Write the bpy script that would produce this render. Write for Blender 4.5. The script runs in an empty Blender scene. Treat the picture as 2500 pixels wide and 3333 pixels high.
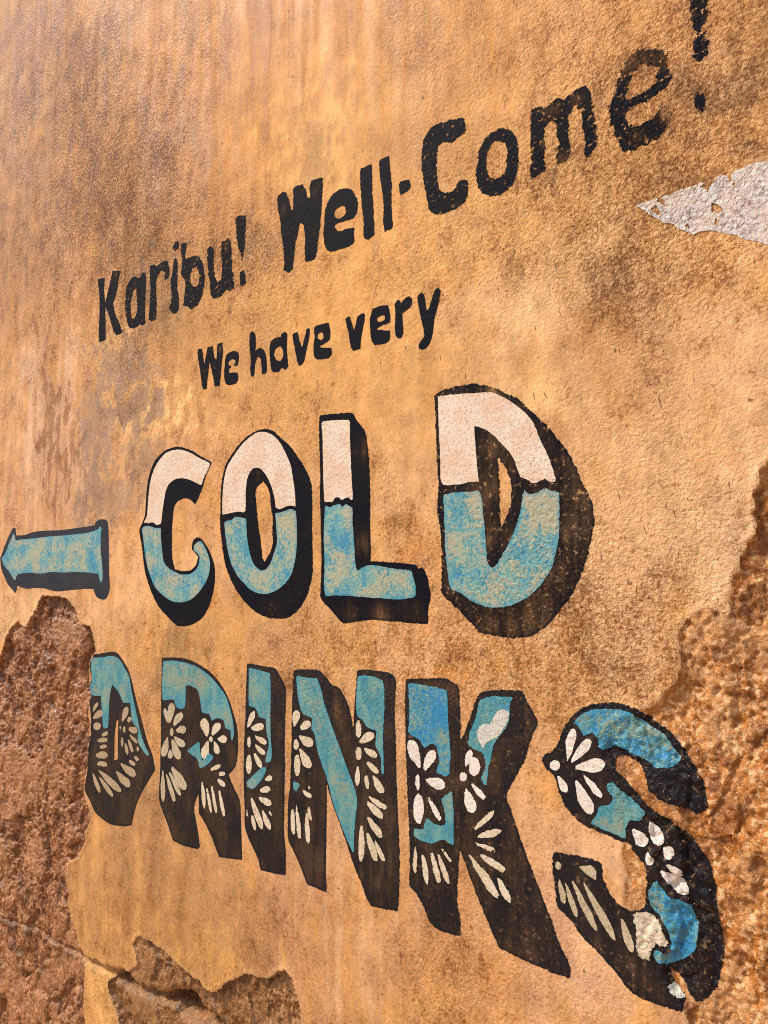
import bpy, math
import numpy as np
from mathutils import Vector, Matrix
from mathutils.geometry import delaunay_2d_cdt

scene = bpy.context.scene
COL = scene.collection
rng = np.random.default_rng(7)

# ------------------------------------------------------------------ camera
FN = 2406.6                      # focal length in photograph pixels (2500 x 3333)
PITCH = math.radians(4.4)
YAW = math.radians(53.0)         # angle between the view axis and the wall
DIST = 1.3
CAMZ = 1.6
_f0 = np.array([-math.cos(YAW), math.sin(YAW), 0.0])
CAM = np.array([-_f0[0] * DIST, -_f0[1] * DIST, CAMZ])
FWD = _f0 * math.cos(PITCH) + np.array([0, 0, math.sin(PITCH)])
RGT = np.array([_f0[1], -_f0[0], 0.0])
UPV = np.cross(RGT, FWD)
cd = bpy.data.cameras.new("camera")
cd.sensor_fit = 'VERTICAL'
cd.sensor_height = 36.0
cd.lens = 36.0 * FN / 3333.0
cd.clip_start = 0.02
cd.clip_end = 500
cam = bpy.data.objects.new("camera", cd)
COL.objects.link(cam)
M = Matrix(((RGT[0], UPV[0], -FWD[0], CAM[0]), (RGT[1], UPV[1], -FWD[1], CAM[1]),
            (RGT[2], UPV[2], -FWD[2], CAM[2]), (0, 0, 0, 1)))
cam.matrix_world = M
scene.camera = cam

# ------------------------------------------------------------------ light
TO_SUN = Vector((-0.52, -0.46, 0.80)).normalized()
SUN_EL = math.asin(TO_SUN.z)
SUN_ROT = math.atan2(TO_SUN.x, TO_SUN.y)
w = bpy.data.worlds.new("World")
scene.world = w
w.use_nodes = True
nt = w.node_tree
bg = nt.nodes["Background"]
sky = nt.nodes.new("ShaderNodeTexSky")
sky.sky_type = 'NISHITA'
sky.sun_disc = False
sky.sun_elevation = SUN_EL
sky.sun_rotation = SUN_ROT
sky.dust_density = 2.5
nt.links.new(sky.outputs[0], bg.inputs[0])
bg.inputs[1].default_value = 0.088
sd = bpy.data.lights.new("sun", 'SUN')
sd.energy = 2.1
sd.angle = math.radians(10)
sd.color = (1.0, 0.93, 0.82)
sun = bpy.data.objects.new("sun", sd)
COL.objects.link(sun)
sun.rotation_euler = TO_SUN.to_track_quat('Z', 'Y').to_euler()
scene.view_settings.view_transform = 'Standard'
scene.view_settings.look = 'None'
scene.view_settings.exposure = 0.97
scene.view_settings.gamma = 1.0
scene.cycles.use_denoising = False
scene.cycles.use_adaptive_sampling = False
scene.cycles.filter_width = 1.0


# ------------------------------------------------------------------ photograph pixel -> point on the wall (x, z)
def to_wall(pts):
    p = np.asarray(pts, float)
    a = (p[:, 0] - 1250.0) / FN
    b = -(p[:, 1] - 1666.5) / FN
    d = FWD[None] + a[:, None] * RGT[None] + b[:, None] * UPV[None]
    t = -CAM[1] / d[:, 1]
    return np.stack([CAM[0] + t * d[:, 0], CAM[2] + t * d[:, 2]], 1)


def to_pix(u, v):
    q = np.stack([u - CAM[0], np.full_like(u, -CAM[1]), v - CAM[2]], -1)
    z = np.maximum(q @ FWD, 0.15)
    return 1250 + FN * (q @ RGT) / z, 1666.5 - FN * (q @ UPV) / z


# ------------------------------------------------------------------ numpy noise
_perm = np.random.default_rng(3).permutation(1024)
_ang = np.random.default_rng(4).random(1024) * 2 * math.pi
_gx, _gy = np.cos(_ang), np.sin(_ang)


def gnoise(x, y, seed=0):
    xi = np.floor(x).astype(np.int64); yi = np.floor(y).astype(np.int64)
    fx = x - xi; fy = y - yi
    sx = fx * fx * fx * (fx * (fx * 6 - 15) + 10); sy = fy * fy * fy * (fy * (fy * 6 - 15) + 10)

    def g(ix, iy, dx, dy):
        h = _perm[(_perm[(ix + seed * 57) & 1023] + iy) & 1023]
        return _gx[h] * dx + _gy[h] * dy
    a = g(xi, yi, fx, fy); b = g(xi + 1, yi, fx - 1, fy)
    c = g(xi, yi + 1, fx, fy - 1); d = g(xi + 1, yi + 1, fx - 1, fy - 1)
    return 1.5 * ((a + (b - a) * sx) + ((c + (d - c) * sx) - (a + (b - a) * sx)) * sy)


def fbm(u, v, lam, oct=3, seed=0, lamv=None, gain=0.5):
    lamv = lamv or lam
    s = 0; a = 1; f = 1; tot = 0
    for k in range(oct):
        s = s + a * gnoise(u * f / lam + 7.3 * k, v * f / lamv + 3.1 * k, seed + k)
        tot += a; a *= gain; f *= 2.03
    return s / tot


def chunks(u, v, lam, seed):
    """broken facets: every cell a tilted plane of its own"""
    x = u / lam + 0.45 * fbm(u, v, lam * 1.3, 2, seed + 3); y = v / (lam * 1.25) + 0.45 * fbm(u, v, lam * 1.3, 2, seed + 6)
    xi = np.floor(x).astype(np.int64); yi = np.floor(y).astype(np.int64)
    best = np.full(len(x), 9.0); out = np.zeros(len(x))
    for dx in (-1, 0, 1):
        for dy in (-1, 0, 1):
            h = _perm[(_perm[(xi + dx + seed * 31) & 1023] + yi + dy) & 1023]
            a = _perm[(h + 77) & 1023] / 1024; b = _perm[(h + 191) & 1023] / 1024
            ox = xi + dx + a - x; oy = yi + dy + b - y
            d = ox * ox + oy * oy
            m = d < best
            z = (h / 1024 - 0.5) + (a - .5) * 1.3 * ox + (b - .5) * 1.3 * oy - 0.35 * d
            best = np.where(m, d, best); out = np.where(m, z, out)
    return out


def sstep(a, b, x):
    t = np.clip((x - a) / (b - a), 0, 1)
    return t * t * (3 - 2 * t)


# ------------------------------------------------------------------ polygon tools
def seg_dist(P, loops):
    best = np.full(len(P), 1e9)
    for L in loops:
        A = L; B = np.roll(L, -1, 0)
        for a, b in zip(A, B):
            ab = b - a; den = ab @ ab + 1e-18
            t = np.clip(((P - a) @ ab) / den, 0, 1)
            d = P - a - t[:, None] * ab
            best = np.minimum(best, d[:, 0] ** 2 + d[:, 1] ** 2)
    return np.sqrt(best)


def inside(P, loops):
    r = np.zeros(len(P), bool)
    x, y = P[:, 0], P[:, 1]
    for L in loops:
        A = L; B = np.roll(L, -1, 0)
        for (x0, y0), (x1, y1) in zip(A, B):
            if y0 == y1:
                continue
            c = ((y0 > y) != (y1 > y))
            xs = (x1 - x0) * (y - y0) / (y1 - y0) + x0
            r ^= c & (x < xs)
    return r


def area(L):
    x, y = L[:, 0], L[:, 1]
    return 0.5 * np.sum(x * np.roll(y, -1) - y * np.roll(x, -1))


def curve(L, step, corner=50):
    """closed Catmull-Rom through the points, sharp turns kept as corners"""
    n = len(L); out = []
    e = np.roll(L, -1, 0) - L
    th = np.arctan2(e[:, 1], e[:, 0])
    turn = np.abs((th - np.roll(th, 1) + math.pi) % (2 * math.pi) - math.pi)
    cor = turn > math.radians(corner)
    for i in range(n):
        p1 = L[i]; p2 = L[(i + 1) % n]
        p0 = L[i - 1] if not cor[i] else 2 * p1 - p2
        p3 = L[(i + 2) % n] if not cor[(i + 1) % n] else 2 * p2 - p1
        k = max(1, int(round(np.linalg.norm(p2 - p1) / step)))
        m1 = (p2 - p0) * 0.5; m2 = (p3 - p1) * 0.5
        # limit tangents so short segments do not loop
        l = np.linalg.norm(p2 - p1)
        for m in (m1, m2):
            q = np.linalg.norm(m)
            if q > l * 1.2:
                m *= l * 1.2 / q
        for j in range(k):
            t = j / k
            out.append((2 * t**3 - 3 * t**2 + 1) * p1 + (t**3 - 2 * t**2 + t) * m1 + (-2 * t**3 + 3 * t**2) * p2 + (t**3 - t**2) * m2)
    return np.array(out)


def grow(L, d):
    """push a loop outward by d (negative: inward)"""
    s = 1 if area(L) > 0 else -1
    t = np.roll(L, -1, 0) - np.roll(L, 1, 0)
    t /= (np.linalg.norm(t, axis=1, keepdims=True) + 1e-12)
    nrm = np.stack([t[:, 1], -t[:, 0]], 1) * s
    return L + nrm * d


# ------------------------------------------------------------------ crops the outlines were read from: origin and scale
CR = dict(A=(300, 650, 2.765), B=(850, 450, 2.765), C=(1350, 200, 2.765), E=(1900, 0, 2.765), F=(600, 900, 3.318),
          G=(1050, 900, 3.318), AR=(0, 1650, 4.1475), CO=(430, 1400, 2.765), L=(1000, 1300, 2.949), D=(1380, 1200, 2.458),
          D1=(250, 2080, 3.456), R=(500, 2100, 2.989), I=(760, 2130, 2.989), N=(920, 2150, 2.665), K1=(1280, 2180, 2.765),
          K2=(1280, 2650, 2.765), S1=(1740, 2250, 2.765), S2=(1780, 2750, 2.765), SC=(2040, 500, 3.6065),
          BT=(0, 2900, 1.659), RT=(2000, 1450, 2.764), LF=(0, 1900, 1.5437), RL=(1900, 1700, 1.355), P=(0, 0, 0.6636), Q=(0, 0, 1.0))


def cv(c, pts):
    ox, oy, s = CR[c]
    return np.array([(ox + x / s, oy + y / s) for x, y in pts], float)


def W(*args):
    """cv pieces joined, as wall coordinates"""
    ps = [cv(args[i], args[i + 1]) for i in range(0, len(args), 2)]
    return to_wall(np.concatenate(ps))


# ------------------------------------------------------------------ broken-away areas and crack (wall coordinates)
CHIP_L = W('LF', [(-700, 600), (-120, 520), (0, 370), (30, 280), (60, 215), (95, 185), (110, 210), (135, 215), (170, 160), (200, 90), (215, 65), (265, 65), (300, 60),
                  (340, 85), (370, 120), (390, 170), (410, 205), (450, 215), (475, 290), (480, 340), (450, 380), (445, 450), (455, 560),
                  (445, 650), (455, 740), (440, 850), (440, 930), (420, 1040), (440, 1110), (455, 1180), (430, 1230), (425, 1300),
                  (390, 1370), (340, 1400), (330, 1480), (345, 1560), (340, 1620), (360, 1700), (390, 1780), (410, 1840), (430, 1900),
                  (420, 2000), (420, 2100), (425, 2212), (420, 2500), (-700, 2500)])
CHIP_B = W('BT', [(735, 250), (800, 265), (870, 310), (920, 350), (950, 390), (990, 430), (1040, 465), (1075, 480), (1100, 520), (1150, 550),
                  (1200, 535), (1240, 490), (1330, 450), (1400, 465), (1470, 465), (1540, 425), (1580, 480), (1610, 570), (1630, 720),
                  (1640, 900), (670, 900), (650, 720), (620, 630), (590, 560), (585, 480), (620, 465), (665, 440), (705, 440), (740, 400),
                  (735, 350), (715, 290)])
CHIP_R = W('RT', [(1900, 0), (1500, 60), (1382, 150), (1340, 220), (1305, 260), (1330, 330), (1260, 450), (1290, 520), (1270, 620), (1310, 720), (1290, 800), (1230, 850),
                  (1220, 900), (1150, 970), (1110, 1030), (1110, 1130), (1080, 1200), (1085, 1300), (1050, 1370), (1060, 1440), (1040, 1520),
                  (960, 1580), (930, 1500), (880, 1460), (820, 1460), (740, 1500), (650, 1580), (620, 1650), (590, 1730), (575, 1850),
                  (590, 1950), (590, 2050), (560, 2150)], 'S1', [(1100, 100), (950, 180), (700, 300), (560, 420), (600, 560), (650, 700),
                  (640, 850), (700, 980), (800, 1200), (820, 1380)], 'S2', [(700, 20), (690, 120), (720, 250), (720, 400), (700, 520), (760, 620),
                  (800, 780), (820, 950), (900, 1100), (1000, 1180), (1080, 1280), (1200, 1400), (1240, 1500), (1280, 1620), (1300, 1750), (1400, 2400),
                  (4200, 2400)], 'RT', [(2900, 1500)])
CRACK = W('BT', [(-200, 120), (0, 165), (100, 190), (200, 240), (280, 280), (350, 325), (420, 345), (470, 390), (560, 435), (620, 465), (700, 520),
                 (760, 545), (850, 600), (930, 610), (1010, 660), (1080, 690), (1180, 760), (1400, 900)])


def line_dist(P, L):
    """distance to an open polyline, signed by side, and position along it"""
    best = np.full(len(P), 1e9); side = np.zeros(len(P)); along = np.zeros(len(P)); acc = 0
    for a, b in zip(L[:-1], L[1:]):
        ab = b - a; l = np.linalg.norm(ab)
        t = np.clip(((P - a) @ ab) / (l * l), 0, 1)
        d = P - a - t[:, None] * ab
        dd = np.sqrt(d[:, 0] ** 2 + d[:, 1] ** 2)
        m = dd < best
        best[m] = dd[m]
        side[m] = (ab[0] * (P[:, 1] - a[1]) - ab[1] * (P[:, 0] - a[0]))[m]
        along[m] = acc + t[m] * l
        acc += l
    return best * np.sign(side), along / acc


# ------------------------------------------------------------------ wall grid
def spaced(knots):
    out = [knots[0][0]]
    for (a, s), (b, _) in zip(knots[:-1], knots[1:]):
        n = max(1, int(round((b - a) / s)))
        out += list(a + (b - a) * np.arange(1, n + 1) / n)
    return np.array(out)


GU = spaced([(-2.3, 0.02), (-1.5, 0.0036), (-0.6, 0.0029), (0.0, 0.0022), (0.66, 0.006), (1.0, 0.02), (1.7, 0.02)])
GV = spaced([(0.0, 0.02), (0.2, 0.0045), (0.75, 0.0028), (1.75, 0.004), (2.2, 0.008), (3.3, 0.02), (3.7, 0.02)])
NU, NV = len(GU), len(GV)
UU, VV = np.meshgrid(GU, GV)
U = UU.ravel(); V = VV.ravel()
PX, PY = to_pix(U, V)
PX = PX / 1.5069; PY = PY / 1.5069        # 1659 x 2212 view of the photograph
UVP = np.stack([U, V], 1)


def sdf_chip(L, amp, seed):
    lo = L.min(0) - 0.08; hi = L.max(0) + 0.08
    d = np.full(len(U), -0.08)
    m = np.all((UVP > lo) & (UVP < hi), axis=1)
    P = UVP[m]
    q = np.minimum(seg_dist(P, [L]), 0.25)
    q = np.where(inside(P, [L]), q, -q)
    q = q + amp * 1.3 * (fbm(P[:, 0], P[:, 1], 0.034, 5, seed, gain=0.72)) + 0.0035 * chunks(P[:, 0], P[:, 1], 0.03, seed) + 0.0016 * fbm(P[:, 0], P[:, 1], 0.009, 2, seed + 8)
    d[m] = q
    return d


dL = sdf_chip(CHIP_L, 0.007, 11)
dB = sdf_chip(CHIP_B, 0.005, 12)
dR = sdf_chip(CHIP_R, 0.005, 13)


def gauss(x, y, cx, cy, rx, ry):
    return np.exp(-(((x - cx) / rx) ** 2 + ((y - cy) / ry) ** 2))


# where the skin of the plaster is pitted and grainy, where it was trowelled smooth
ROUGH = 0.45 + 0.55 * fbm(U, V, 0.35, 3, 21)
ROUGH += 0.75 * gauss(PX, PY, 260, 430, 190, 330) + 0.7 * gauss(PX, PY, 1420, 300, 330, 300) + 0.5 * gauss(PX, PY, 1400, 1250, 330, 250)
ROUGH += 0.45 * gauss(PX, PY, 1080, 1400, 300, 250) + 0.4 * gauss(PX, PY, 1400, 600, 300, 150) + 0.4 * gauss(PX, PY, 500, 560, 120, 100)
ROUGH -= 0.7 * gauss(PX, PY, 650, 170, 220, 230) + 0.35 * gauss(PX, PY, 900, 850, 300, 150) + 0.4 * gauss(PX, PY, 450, 1900, 350, 200)
ROUGH -= 0.35 * gauss(PX, PY, 160, 1000, 150, 200)
ROUGH = np.clip(ROUGH, 0.06, 1.3)

trowel = fbm(U, V, 0.30, 3, 31) * 0.0022 + fbm(U, V, 0.07, 2, 33, lamv=0.11) * 0.0006
trowel += ROUGH * 0.00042 * fbm(U, V, 0.011, 2, 35)
H = trowel.copy()
# thin lip of the plaster curling up along the broken edges
for d in (dL, dB, dR):
    H += 0.0014 * np.exp(-((d + 0.004) / 0.005) ** 2)


def lumps(u, v, seed, sc=1.0):
    a = 1 - np.abs(fbm(u, v, 0.045 * sc, 3, seed, lamv=0.06 * sc)) * 2.0
    b = fbm(u, v, 0.016 * sc, 3, seed + 5, lamv=0.021 * sc, gain=0.6)
    c = fbm(u, v, 0.12, 2, seed + 9, lamv=0.2)
    e = 1 - np.abs(fbm(u, v, 0.011 * sc, 2, seed + 14)) * 2.2
    k = 0.0062 * chunks(u, v, 0.046 * sc, seed + 2) + 0.0040 * chunks(u, v, 0.019 * sc, seed + 8)
    return 0.0022 * a + 0.0040 * b + 0.010 * c + 0.0016 * e + k + 0.0026 * fbm(u, v, 0.008, 2, seed + 17)


TL = sstep(-0.0012, 0.0034, dL); TB = sstep(-0.0012, 0.0034, dB)
rampR = 0.0032 + 0.03 * gauss(PX, PY, 1330, 1800, 190, 260)
TR = sstep(-0.28, 1.0, dR / rampR)
LAY = sstep(0.02, 0.07, fbm(U, V, 0.16, 6, 151, lamv=0.2, gain=0.62)) * 0.8
LAY = np.maximum(LAY, sstep(0.0, 0.06, fbm(U, V, 0.05, 4, 157) * 0.35 + gauss(PX, PY, 20, 1690, 70, 90) - 0.45))
eL = -0.019 + 1.35 * lumps(U, V, 41, 1.5)
eB = -0.012 + 0.75 * lumps(U, V, 61, 0.9)
smoothS = 1 - 0.55 * gauss(PX, PY, 1330, 1800, 130, 260)
eR = -0.0075 + 1.15 * lumps(U, V, 81, 1.1) * smoothS
eL = eL * (1 - 0.35 * LAY) + 0.0035 * LAY
eB = eB * (1 - 0.35 * LAY) + 0.0025 * LAY
eR = eR * (1 - 0.2 * LAY) + 0.002 * LAY
H = H * (1 - TL) + eL * TL
H = H * (1 - TB) + eB * TB
H = H * (1 - TR) + eR * TR
# the crack across the foot of the wall, with its swollen grey mortar lip
cm = (PY > 1850) & (PX < 900) & (PX > -250)
cs, ca = line_dist(UVP[cm] + 0.009 * np.stack([fbm(U[cm], V[cm], 0.03, 3, 91), fbm(U[cm], V[cm], 0.03, 3, 94)], 1), CRACK)
_q = W('BT', [(470, 392), (665, 492), (990, 640)])
_, (c_open, c_h2, c_h1) = line_dist(_q, CRACK)
open_ = sstep(c_open - 0.12, c_open + 0.05, ca)
hole = np.exp(-(((ca - c_h1) / 0.05) ** 2)) + 0.6 * np.exp(-(((ca - c_h2) / 0.03) ** 2))
wid = 0.0028 + 0.0045 * open_ + 0.008 * hole
grv = np.exp(-((cs - 0.002 - 0.5 * wid * hole) / wid) ** 2)
lip = np.exp(-((cs + 0.0065 + 0.008 * hole) / 0.0042) ** 2) * sstep(-0.25, 0.25, fbm(U[cm], V[cm], 0.03, 4, 99))
dH = -(0.007 + 0.014 * open_ + 0.085 * hole) * grv + (0.0055 + 0.006 * fbm(U[cm], V[cm], 0.02, 2, 97)) * lip
H[cm] += dH
LIP = np.zeros(len(U)); LIP[cm] = 0.75 * np.clip(lip * (0.8 + fbm(U[cm], V[cm], 0.025, 3, 98)), 0, 1)

EARTH = np.maximum.reduce([sstep(-0.0026, 0.0004, dL), sstep(-0.0026, 0.0004, dB), sstep(-0.0024, 0.0004, dR)])

# ------------------------------------------------------------------ pigment of the plaster: washes, stains, runs and one painted sheen (sRGB)
def lin(c):
    c = np.asarray(c, float) / 255.0
    return np.where(c <= 0.04045, c / 12.92, ((c + 0.055) / 1.055) ** 2.4)


wx = 45 * fbm(U, V, 0.16, 4, 101); wy = 60 * fbm(U, V, 0.16, 4, 105)
nA = fbm(U, V, 0.09, 5, 111, lamv=0.14, gain=0.65)
nB = fbm(U, V, 0.035, 5, 117, lamv=0.05, gain=0.7)
nS = fbm(U, V, 0.03, 4, 121, lamv=0.6)
nL = fbm(U, V, 0.5, 3, 127)
PIG = np.tile(lin((198, 146, 88)), (len(U), 1))


def wash(cx, cy, rx, ry, rgb, st, k=4.0, n=None, amp=0.8, run=0.0):
    global PIG
    r = np.sqrt(((PX + wx - cx) / rx) ** 2 + ((PY + wy - cy) / ry) ** 2)
    nn = nA if n is None else n
    m = 1 / (1 + np.exp(-np.clip(k * (1 - r + amp * nn * 3.2 + run * nS * 2.6), -30, 30)))
    m = (m * st)[:, None]
    PIG = PIG * (1 - m) + lin(rgb) * m


GOLD = (202, 146, 72); ORANGE = (192, 128, 58); BROWN = (158, 104, 54); DARK = (122, 82, 46); MAUVE = (172, 132, 104)
GREY = (150, 120, 98); CREAM = (218, 172, 118); PEACH = (208, 164, 118); PINK = (196, 152, 124); PALE = (222, 186, 142)
# broad fields
wash(1300, 1150, 520, 520, PEACH, .85, 3)
wash(1560, 1150, 260, 420, (206, 162, 122), .8, 3)
wash(600, 180, 330, 330, ORANGE, .85, 3, run=.4)
wash(800, 330, 260, 260, GOLD, .6, 3)
wash(160, 420, 230, 480, BROWN, .75, 2.6, run=.5)
wash(330, 470, 130, 330, (176, 124, 64), .6, 3)
wash(40, 330, 90, 480, MAUVE, .6, 3, run=.8)
wash(130, 1050, 230, 260, PINK, .8, 3, run=.4)
wash(230, 860, 160, 180, (214, 164, 108), .7, 4, run=.4)
wash(60, 860, 160, 200, (200, 150, 98), .6, 4, run=.6)
wash(420, 1900, 330, 330, (168, 124, 80), .85, 3, run=.6)
wash(900, 1950, 330, 300, (188, 138, 96), .8, 3, run=.5)
wash(700, 1700, 500, 200, (190, 142, 100), .5, 3, run=.5)
wash(1330, 2080, 240, 160, (204, 158, 122), .75, 3)
wash(1020, 2120, 160, 130, (190, 130, 78), .6, 3)
wash(1180, 1880, 90, 160, (206, 160, 120), .6, 3)
wash(1150, 60, 330, 170, (196, 140, 82), .5, 3)
wash(1500, 420, 230, 160, (196, 146, 92), .5, 3)
wash(1180, 470, 240, 160, (208, 158, 92), .6, 3)
wash(700, 680, 260, 150, (204, 152, 84), .7, 3)
wash(700, 290, 50, 120, (222, 170, 96), .35, 6, n=nB)
# pale worn patches, and one sheen painted in
wash(690, 340, 80, 100, (230, 180, 106), .45, 8, n=nB)
wash(330, 300, 45, 110, PINK, .7, 4)  # pinkish grazing sheen of the sky, painted into the pigment
wash(245, 60, 45, 110, (190, 146, 110), .65, 4, run=.6)
wash(40, 180, 40, 130, (188, 150, 124), .6, 4, run=.8)
wash(430, 230, 40, 120, (190, 148, 118), .5, 4, run=.6)
wash(240, 720, 40, 90, CREAM, .7, 8, n=nB, run=.4)
wash(290, 890, 90, 60, (236, 190, 128), .85, 12, n=nB)
wash(1170, 870, 80, 90, (238, 194, 134), .8, 8)
wash(1160, 690, 60, 45, (242, 202, 146), .85, 9)
wash(1140, 640, 110, 90, PEACH, .5, 6)
wash(1320, 830, 130, 130, (206, 154, 96), .5, 5)
wash(980, 1150, 70, 300, (208, 158, 104), .5, 5, run=.6)
wash(870, 1360, 150, 60, (206, 152, 102), .5, 6, run=.6)
wash(300, 1250, 90, 130, (214, 168, 118), .6, 6, run=.5)
wash(40, 1330, 60, 60, (226, 190, 144), .6, 6)
wash(110, 940, 60, 150, (206, 168, 138), .7, 5, run=.7)
wash(130, 1230, 200, 100, (208, 160, 114), .5, 4, run=.4)
wash(430, 2040, 45, 60, (200, 148, 70), .55, 6, n=nB, run=.5)
wash(500, 1980, 40, 160, (206, 160, 104), .45, 5, run=.9)
wash(610, 1930, 60, 260, (190, 146, 116), .6, 4, run=.8)
wash(210, 2130, 55, 90, (208, 160, 98), .95, 12)
wash(1260, 1850, 60, 160, (208, 170, 132), .4, 4, run=.8)
wash(1350, 2050, 120, 100, (208, 168, 140), .45, 4)
wash(1600, 1200, 70, 160, (222, 186, 152), .6, 4, n=nB)
# damp brown runs and grey-mauve bloom with hard edges
wash(560, 40, 70, 150, (150, 92, 48), .75, 4, run=1.0)
wash(730, 60, 30, 110, (156, 98, 42), .5, 4, run=1.0)
wash(900, 130, 70, 120, (168, 116, 66), .55, 5)
wash(890, 330, 110, 60, (166, 118, 68), .55, 6, n=nB)
wash(180, 120, 40, 70, (140, 88, 46), .65, 5, run=.9)
wash(70, 60, 60, 110, (146, 98, 60), .6, 4, run=.9)
wash(420, 40, 60, 70, (160, 110, 70), .5, 4, run=.8)
wash(300, 560, 60, 130, (146, 98, 48), .5, 5, n=nB)
wash(20, 560, 60, 90, (146, 98, 60), .5, 4, run=.9)
wash(370, 700, 60, 50, (150, 110, 66), .55, 6, n=nB)
wash(500, 500, 130, 70, (166, 116, 62), .55, 6, n=nB)
wash(570, 530, 45, 60, (148, 110, 70), .6, 8, n=nB)
wash(680, 330, 36, 70, (150, 108, 62), .7, 10, n=nB)
wash(560, 760, 40, 70, (160, 118, 74), .5, 8, n=nB, run=.5)
wash(350, 660, 40, 30, (150, 116, 76), .5, 9, n=nB)
wash(330, 640, 34, 60, (156, 118, 76), .55, 9, n=nB)
wash(265, 800, 26, 70, GREY, .75, 14, n=nB)
wash(300, 810, 60, 24, GREY, .6, 14, n=nB)
wash(285, 875, 50, 36, GREY, .85, 16, n=nB)
wash(340, 880, 22, 30, GREY, .8, 14, n=nB)
wash(215, 930, 40, 130, (152, 122, 102), .8, 10, n=nB)
wash(310, 990, 30, 80, GREY, .75, 14, n=nB)
wash(195, 1060, 44, 110, (150, 120, 104), .85, 12, n=nB)
wash(240, 1080, 60, 46, GREY, .7, 14, n=nB)
wash(330, 1000, 18, 60, (160, 124, 92), .5, 12, n=nB)
wash(110, 930, 14, 130, (126, 76, 38), .75, 7, n=nB, run=.8)
wash(160, 950, 10, 60, (140, 88, 50), .6, 8, n=nB, run=.8)
wash(385, 1390, 50, 70, (128, 96, 56), .6, 6)
wash(1530, 215, 60, 70, (136, 98, 58), .7, 7, n=nB)
wash(1630, 150, 50, 110, (140, 102, 64), .65, 7, n=nB)
wash(1640, 340, 60, 26, (150, 108, 72), .6, 7, n=nB)
wash(1480, 420, 90, 60, (164, 116, 68), .5, 6, n=nB)
wash(1330, 650, 60, 90, (140, 102, 60), .65, 7, n=nB)
wash(1400, 720, 110, 110, (166, 118, 66), .5, 6, n=nB)
wash(1250, 780, 60, 70, (172, 122, 74), .55, 7, n=nB)
wash(1380, 800, 90, 120, (170, 118, 70), .55, 6, n=nB)
wash(1200, 940, 90, 40, (168, 122, 86), .45, 6, n=nB)
wash(1120, 1330, 200, 60, (172, 122, 78), .4, 5, n=nB)
wash(1290, 1480, 160, 80, (176, 128, 76), .5, 5, n=nB)
wash(930, 1460, 90, 26, (196, 128, 38), .55, 7, n=nB)
wash(910, 1210, 40, 40, (176, 112, 46), .5, 8, n=nB)
wash(680, 1530, 60, 260, (176, 130, 92), .35, 4, run=.8)
wash(340, 1800, 60, 60, (128, 92, 60), .55, 5, run=.5)
wash(560, 2010, 40, 130, (140, 100, 62), .55, 5, run=.7)
wash(1000, 1700, 60, 260, (180, 128, 82), .4, 4, run=.8)
wash(700, 1960, 60, 160, (170, 118, 74), .45, 4, run=.9)
wash(930, 2070, 120, 90, (170, 122, 80), .45, 4, run=.5)
wash(600, 1780, 330, 110, (176, 138, 104), .6, 4, run=1.0)
wash(330, 1960, 160, 160, (156, 112, 68), .6, 4, run=.8)
wash(820, 1850, 60, 300, (206, 166, 128), .45, 5, run=1.2)
wash(1110, 1960, 45, 260, (204, 160, 116), .45, 5, run=1.2)
wash(1450, 1000, 300, 420, (212, 172, 130), .45, 3)
wash(1160, 2020, 40, 160, (186, 140, 110), .5, 4, run=.9)
nM = fbm(U, V, 0.055, 5, 131, lamv=0.075, gain=0.72)
nF = fbm(U, V, 0.014, 3, 137)
mm = (sstep(0.06, 0.42, nM + 0.25 * nF) * 0.42 * np.clip(0.35 + 0.8 * ROUGH, 0, 1))[:, None]
PIG = PIG * (1 - mm) + (PIG * np.array([0.60, 0.50, 0.38])) * mm
mp_ = (sstep(0.10, 0.40, -nM + 0.3 * nF) * 0.34)[:, None]
PIG = PIG * (1 - mp_) + np.clip(PIG * np.array([1.30, 1.30, 1.28]), 0, .8) * mp_
PIG *= (1 + 0.42 * nB + 0.16 * nS + 0.14 * nL + 0.16 * nF)[:, None]
PIG *= np.array([0.99, 0.95, 0.90])
w2x = 70 * fbm(U, V, 0.045, 4, 141, gain=0.7); w2y = 70 * fbm(U, V, 0.045, 4, 145, gain=0.7)
GRIME = 0.34 + 0.85 * nM + 0.45 * (ROUGH - 0.5) + 0.15 * nL + 0.35 * nF
for (cx, cy, rx, ry, g_) in [(260, 450, 170, 330, .38), (80, 200, 120, 200, .22), (1330, 640, 90, 110, .42), (1400, 780, 140, 140, .28), (1540, 215, 80, 80, .5),
                             (1630, 160, 60, 120, .45), (1480, 420, 130, 80, .25), (330, 640, 60, 80, .35), (680, 330, 50, 80, .35), (560, 540, 90, 70, .3), (1290, 1480, 200, 110, .3),
                             (900, 1250, 120, 140, .25), (1350, 1330, 160, 120, .25), (420, 2000, 200, 160, .25), (560, 1980, 70, 180, .25), (1120, 340, 200, 120, .15),
                             (650, 150, 230, 200, -.35), (1160, 880, 120, 160, -.3), (1480, 1100, 220, 330, -.4), (1300, 1000, 150, 200, -.25), (1000, 1400, 400, 80, -.1), (1170, 690, 90, 60, -.4), (800, 700, 260, 100, -.2), (300, 1250, 140, 120, -.25), (1330, 2080, 220, 130, -.3), (700, 1900, 300, 130, -.1)]:
    GRIME += 0.45 * g_ * np.where(np.full(len(U), g_) < 0, 1.6, 1.0) * gauss(PX + wx + w2x, PY + wy + w2y, cx, cy, rx, ry)
GRIME = np.clip(GRIME, 0, 1.1)
PIG = np.clip(PIG, 0.01, 0.9)

# ------------------------------------------------------------------ materials
def mat_new(name):
    m = bpy.data.materials.new(name)
    m.use_nodes = True
    return m, m.node_tree, m.node_tree.nodes["Principled BSDF"]


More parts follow.
